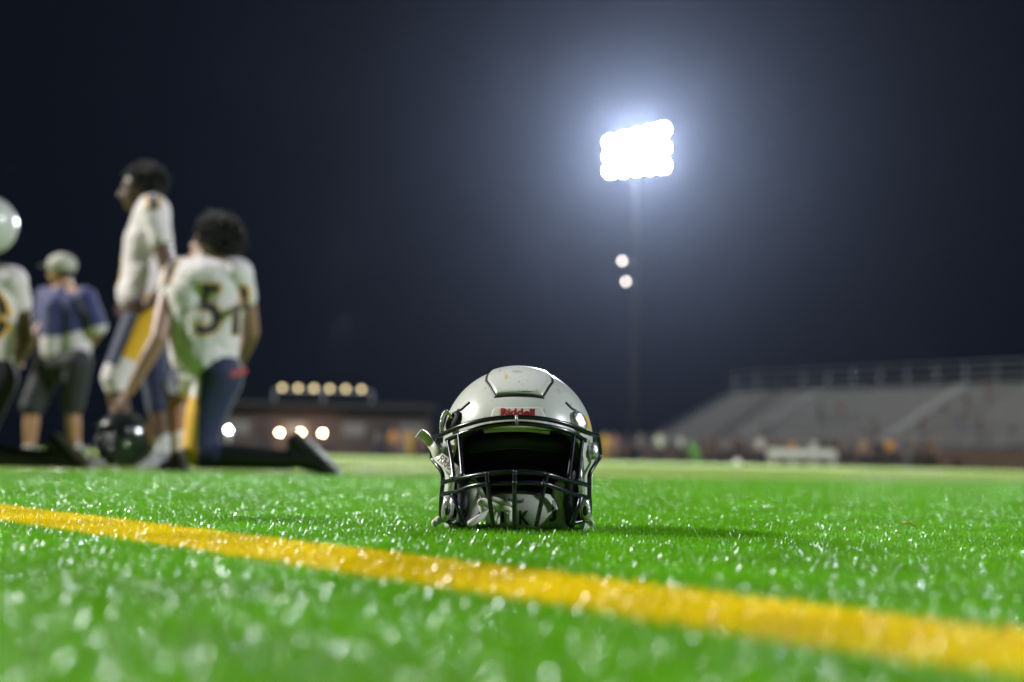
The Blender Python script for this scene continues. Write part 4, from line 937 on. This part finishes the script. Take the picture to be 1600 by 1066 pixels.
# ------------------------------------------------------------------ grandstand on the right
def stand():
    root = empty('grandstand', (12, 110, 0), 'grey aluminium grandstand with rail along its top, right of the light tower', 'grandstand')
    F0 = Vector((10.1, 112, 0)); dr = Vector((14.3, -19, 0)).normalized(); back = Vector((-dr.y, dr.x, 0)); 
    if back.x < 0: back = -back
    LEN, NR = 75.0, 17; dep, rise = .62, .28; z0 = 1.15
    tr = MB(); rs = MB()
    rot = basis(dr)
    def bx(mb, s0, s1, b0, b1, za, zb):
        c = F0 + dr * (s0 + s1) / 2 + back * (b0 + b1) / 2; c.z = (za + zb) / 2
        mb.box(c, (abs(b1 - b0) / 2, (s1 - s0) / 2, (zb - za) / 2), rot)
    for i in range(NR):
        z = z0 + i * rise
        bx(tr, 0, LEN, i * dep, i * dep + dep * .42, z + .40, z + .45)   # seat plank
        bx(tr, 0, LEN, i * dep + dep * .45, (i + 1) * dep - .01, z - .02, z + .03)  # tread
        bx(rs, 0, LEN, (i + 1) * dep - .008, (i + 1) * dep + .010, z - .0, z + rise - .025)
    tr.build('seating', M['alum'], root, False); rs.build('riser', M['riser'], root, False)
    for a0 in (9, 22, 35, 48):
        ai = MB()
        for i in range(NR * 2): bx(ai, a0, a0 + 1.1, i * dep / 2, (i + 1) * dep / 2 - .01, z0 + i * rise / 2, z0 + i * rise / 2 + .16)
        ai.build('stairway', M['steel'], root, False)
    fr = MB()
    for s_ in np.arange(0, LEN, 4.0):
        for i in range(0, NR + 1, 4): bx(fr, s_ + .1, s_ + .2, i * dep + .2, i * dep + .3, 0, z0 + max(i - 1, 0) * rise - .03)
    fr.build('frame', M['steel'], root, False)
    rl = MB(); top = z0 + NR * rise; P = lambda s_, b_, z: (F0 + dr * s_ + back * b_) + Vector((0, 0, z))
    for dz in (.55, 1.1, 1.65): rl.tube([P(0, NR * dep + .1, top + dz), P(LEN, NR * dep + .1, top + dz)], .05, 6)
    for s_ in np.arange(0, LEN, 2.5): rl.tube([P(s_, NR * dep + .1, top - .4), P(s_, NR * dep + .1, top + 1.65)], .035, 6)
    rl.build('railing', M['steel'], root, True)
    r2 = MB()
    for dz in (.5, .95): r2.tube([P(0, -.9, z0 + dz), P(LEN, -.9, z0 + dz)], .03, 6)
    for s_ in np.arange(0, LEN, 2.2): r2.tube([P(s_, -.9, z0 - .1), P(s_, -.9, z0 + .95)], .03, 6)
    r2.build('railing', M['steel'], root, True); dk = MB(); bx(dk, 0, LEN, -.95, -.01, z0 - .12, z0 - .04); dk.build('walkway', M['riser'], root, False)
    wl = MB(); bx(wl, 0, LEN, -1.12, -.97, 0, z0 + .0); wall = wl.build('low_wall', mat('warm brown wall', (.085, .052, .036), .85, noise=(1.2, (.055, .036, .028), .4, .65)), None, False); tag(wall, 'low brown wall running along the foot of the grandstand', 'wall')
    # people in the stand, each set on a tread
    seats = [(1281, 96, 6, 'purple', 'black', 'dark-clad person standing midway up the grandstand, left of the pair'), (1313, 94, 6, 'brown', 'grey', 'person in brown standing midway up the grandstand beside the dark-clad one'),
     (1345, 90, 1, 'grey', 'navy', 'person in grey at the grandstand\'s front rail behind the tan-topped figure'), (1368, 88, 2, 'olive', 'black', 'person in dark green low in the grandstand'), (1192, 100, 2, 'grey', 'black', 'person in grey low at the far end of the grandstand'),
     (1440, 82, 2, 'red', 'navy', 'person in dark red low in the grandstand'), (1502, 80, 3, 'olive', 'blue', 'person in olive and blue low in the grandstand'), (1531, 78, 2, 'purple', 'black', 'person in purple near the front of the grandstand'),
     (1510, 84, 8, 'black', 'black', 'person all in black high in the grandstand'), (1545, 84, 11, 'red', 'black', 'person in dark red highest in the grandstand'), (1476, 84, 5, 'olive', 'grey', 'person in olive midway up the grandstand\'s near half'), (1582, 76, 0, 'black', 'grey', 'person in black at the front rail near the right frame edge')]
    for px, Y, row, t_, b_, lb in seats:
        # slide to where the row lies under this column of the view
        b_off = row * dep + dep * .7; tanx = (px - 800) / F
        s_ = ((F0 + back * b_off).x - tanx * (F0 + back * b_off).y) / (tanx * dr.y - dr.x)
        q_ = F0 + dr * s_ + back * b_off
        far_person(px, q_.y, 0, t_, b_, lb, z0 + row * rise + .04, 1.2, .97, 'people in the grandstand')
stand()

# ------------------------------------------------------------------ clubhouse on the left with its lamps
def clubhouse():
    Y = 96; x0, x1 = U(345, 700, Y).x, U(668, 700, Y).x; zt = U(500, 632, Y).z
    root = empty('clubhouse', ((x0 + x1) / 2, Y + 4, 0), 'long low brown clubhouse behind the field with a row of yellow lamps above', 'building')
    mb = MB(); mb.box(((x0 + x1) / 2, Y + 4, zt / 2 - .1), ((x1 - x0) / 2, 4, zt / 2 - .1)); mb.build('wall', M['brick'], root, False)
    mb = MB(); mb.box(((x0 + x1) / 2, Y + 3.6, zt - .05), ((x1 - x0) / 2 + .5, 4.9, .14)); rf = mb.build('roof', M['roofm'], root, False)
    for i in range(7):
        x = x0 + 1.1 + i * (x1 - x0 - 2.2) / 6
        if i % 2: mb = MB(); mb.box((x, Y - .03, 1.05), (.5, .03, 1.05)); mb.build('door', M['roofm'], root, False)
        else:
            mb = MB(); mb.box((x, Y - .03, 1.75), (.75, .03, .45)); wn = mb.build('window', M['riser'], root, False)
    # scoreboard-like lamp rail over the roof
    rb = MB(); xa, xb = U(437, 607, Y).x - .5, U(568, 607, Y).x + .5; zz = U(503, 607, Y).z
    rb.tube([(xa, Y + 1, zz - .12), (xb, Y + 1, zz - .12)], .06, 8)
    for x in (xa, (xa + xb) / 2, xb): rb.tube([(x, Y + 1, zt), (x, Y + 1, zz - .12)], .06, 8)
    rb.build('lamp_rail', M['steel'], root)
    for i in range(6):
        p = U(441 + i * 24.8, 606 + i * .5, Y + .9); lampfix(p, .14, 'warm_dim', ('leftmost', 'second from left', 'third from left', 'fourth from left', 'fifth from left', 'rightmost')[i] + ' of six dim yellow lamps in a row above the clubhouse', 'lamps above the clubhouse roof', 1)
    for i, (px, py) in enumerate(((437, 676), (470, 676), (504, 677))):
        p = U(px, py, Y - .25); lampfix(p, .078, 'warm', ('left', 'middle', 'right')[i] + ' one of three warm wall lamps on the clubhouse', 'wall lamps on the clubhouse', -1)
        l = bpy.data.lights.new('wall_lamp_light', 'POINT'); l.energy = 55; l.color = (1, .6, .35); l.shadow_soft_size = .1; o = bpy.data.objects.new('wall_lamp_light', l); o.location = p + Vector((0, -.35, 0)); COL.objects.link(o)
    p = U(357, 672, 60); lampfix(p, .046, 'cool', 'single bright white lamp on a short pole right of the kneeling player', None, 0)
def lampfix(p, r, m_, label, group, kind):
    root = empty('lamp', p, label, 'lamp', group)
    mb = MB(); mb.ell(p, (r, r, r), None, 14, 10); mb.build('bulb', M[m_], root)
    mb = MB(); mb.tube([p + Vector((0, .02, r * .2)), p + Vector((0, r * 1.4, r * .5)), p + Vector((0, r * 2.4, r * .6))], [r * 1.25, r * 1.1, r * .5], 14); mb.build('housing', M['roofm'], root)
    if kind == 0: mb = MB(); mb.tube([p + Vector((0, r * 2, -.02)), (p.x, p.y + r * 2, 0)], .03, 8); mb.build('pole', M['steel'], root)
clubhouse()

# ------------------------------------------------------------------ light tower
def light_tower():
    base = U(989, 720, 100.6); root = empty('light_tower', (base.x, 100.6, 0), 'tall stadium light tower with a blazing bank of floodlights', 'light tower')
    top = U(1003, 235, 100.6); mb = MB(); mb.tube([(base.x, 100.6, 0), (base.x, 100.6, top.z * .5), (base.x, 100.6, top.z + .6)], [.34, .26, .18], 16); mb.build('pole', M['pole'], root)
    ca = MB()
    for r_ in range(3):
        a = U(952, 222 + r_ * 23, 101.2); b = U(1046, 202 + r_ * 30, 98.8); ca.tube([a + Vector((0, .3, 0)), b + Vector((0, .3, 0))], .06, 8)
    ca.build('crossarm', M['steel'], root)
    for r_ in range(3):
        for c in range(5):
            t = c / 4; p = U(954 + 82 * t, 223 + r_ * 22 - 20 * t + r_ * 6 * t, 101.2 - 2.4 * t)
            h = MB(); h.tube([p + Vector((0, .02, 0)), p + Vector((0, .3, .05))], [.34, .16], 18); hd = h.build('floodlight', M['steel'], root)
            l = MB(); l.tube([p + Vector((0, -.03, -.01)), p + Vector((0, .0, 0))], [.30, .32], 18); l.build('lens', M['flood'], hd)
    br = MB()
    for px, py in ((972, 408), (978, 440)):
        p = U(px, py, 100.4); br.tube([p + Vector((0, .15, 0)), Vector((base.x, 100.6, p.z))], .04, 6)
        h = MB(); h.tube([p + Vector((0, .01, 0)), p + Vector((0, .2, .0))], [.13, .07], 12); hd = h.build('floodlight', M['steel'], root)
        l = MB(); l.tube([p + Vector((0, -.02, 0)), p + Vector((0, 0, 0))], [.10, .11], 12); l.build('lens', M['flood2'], hd)
    br.build('bracket', M['steel'], root)
light_tower()

# ------------------------------------------------------------------ night air
def haze():
    me = mesh('haze', [], []); mb = MB(); mb.box((0, 55, 17), (203, 178, 18.0)); me = mb.mesh('haze')
    m = bpy.data.materials.new('night haze'); m.use_nodes = True; nt = m.node_tree; nt.nodes.clear()
    o_ = nt.nodes.new('ShaderNodeOutputMaterial'); v = nt.nodes.new('ShaderNodeVolumePrincipled'); v.inputs['Color'].default_value = (.60, .70, 1, 1)
    v.inputs['Density'].default_value = 0.95e-4; v.inputs['Anisotropy'].default_value = .87
    nt.links.new(v.outputs[0], o_.inputs['Volume'])
    tag(link('haze', me, None, m, False), kind='stuff')
haze()
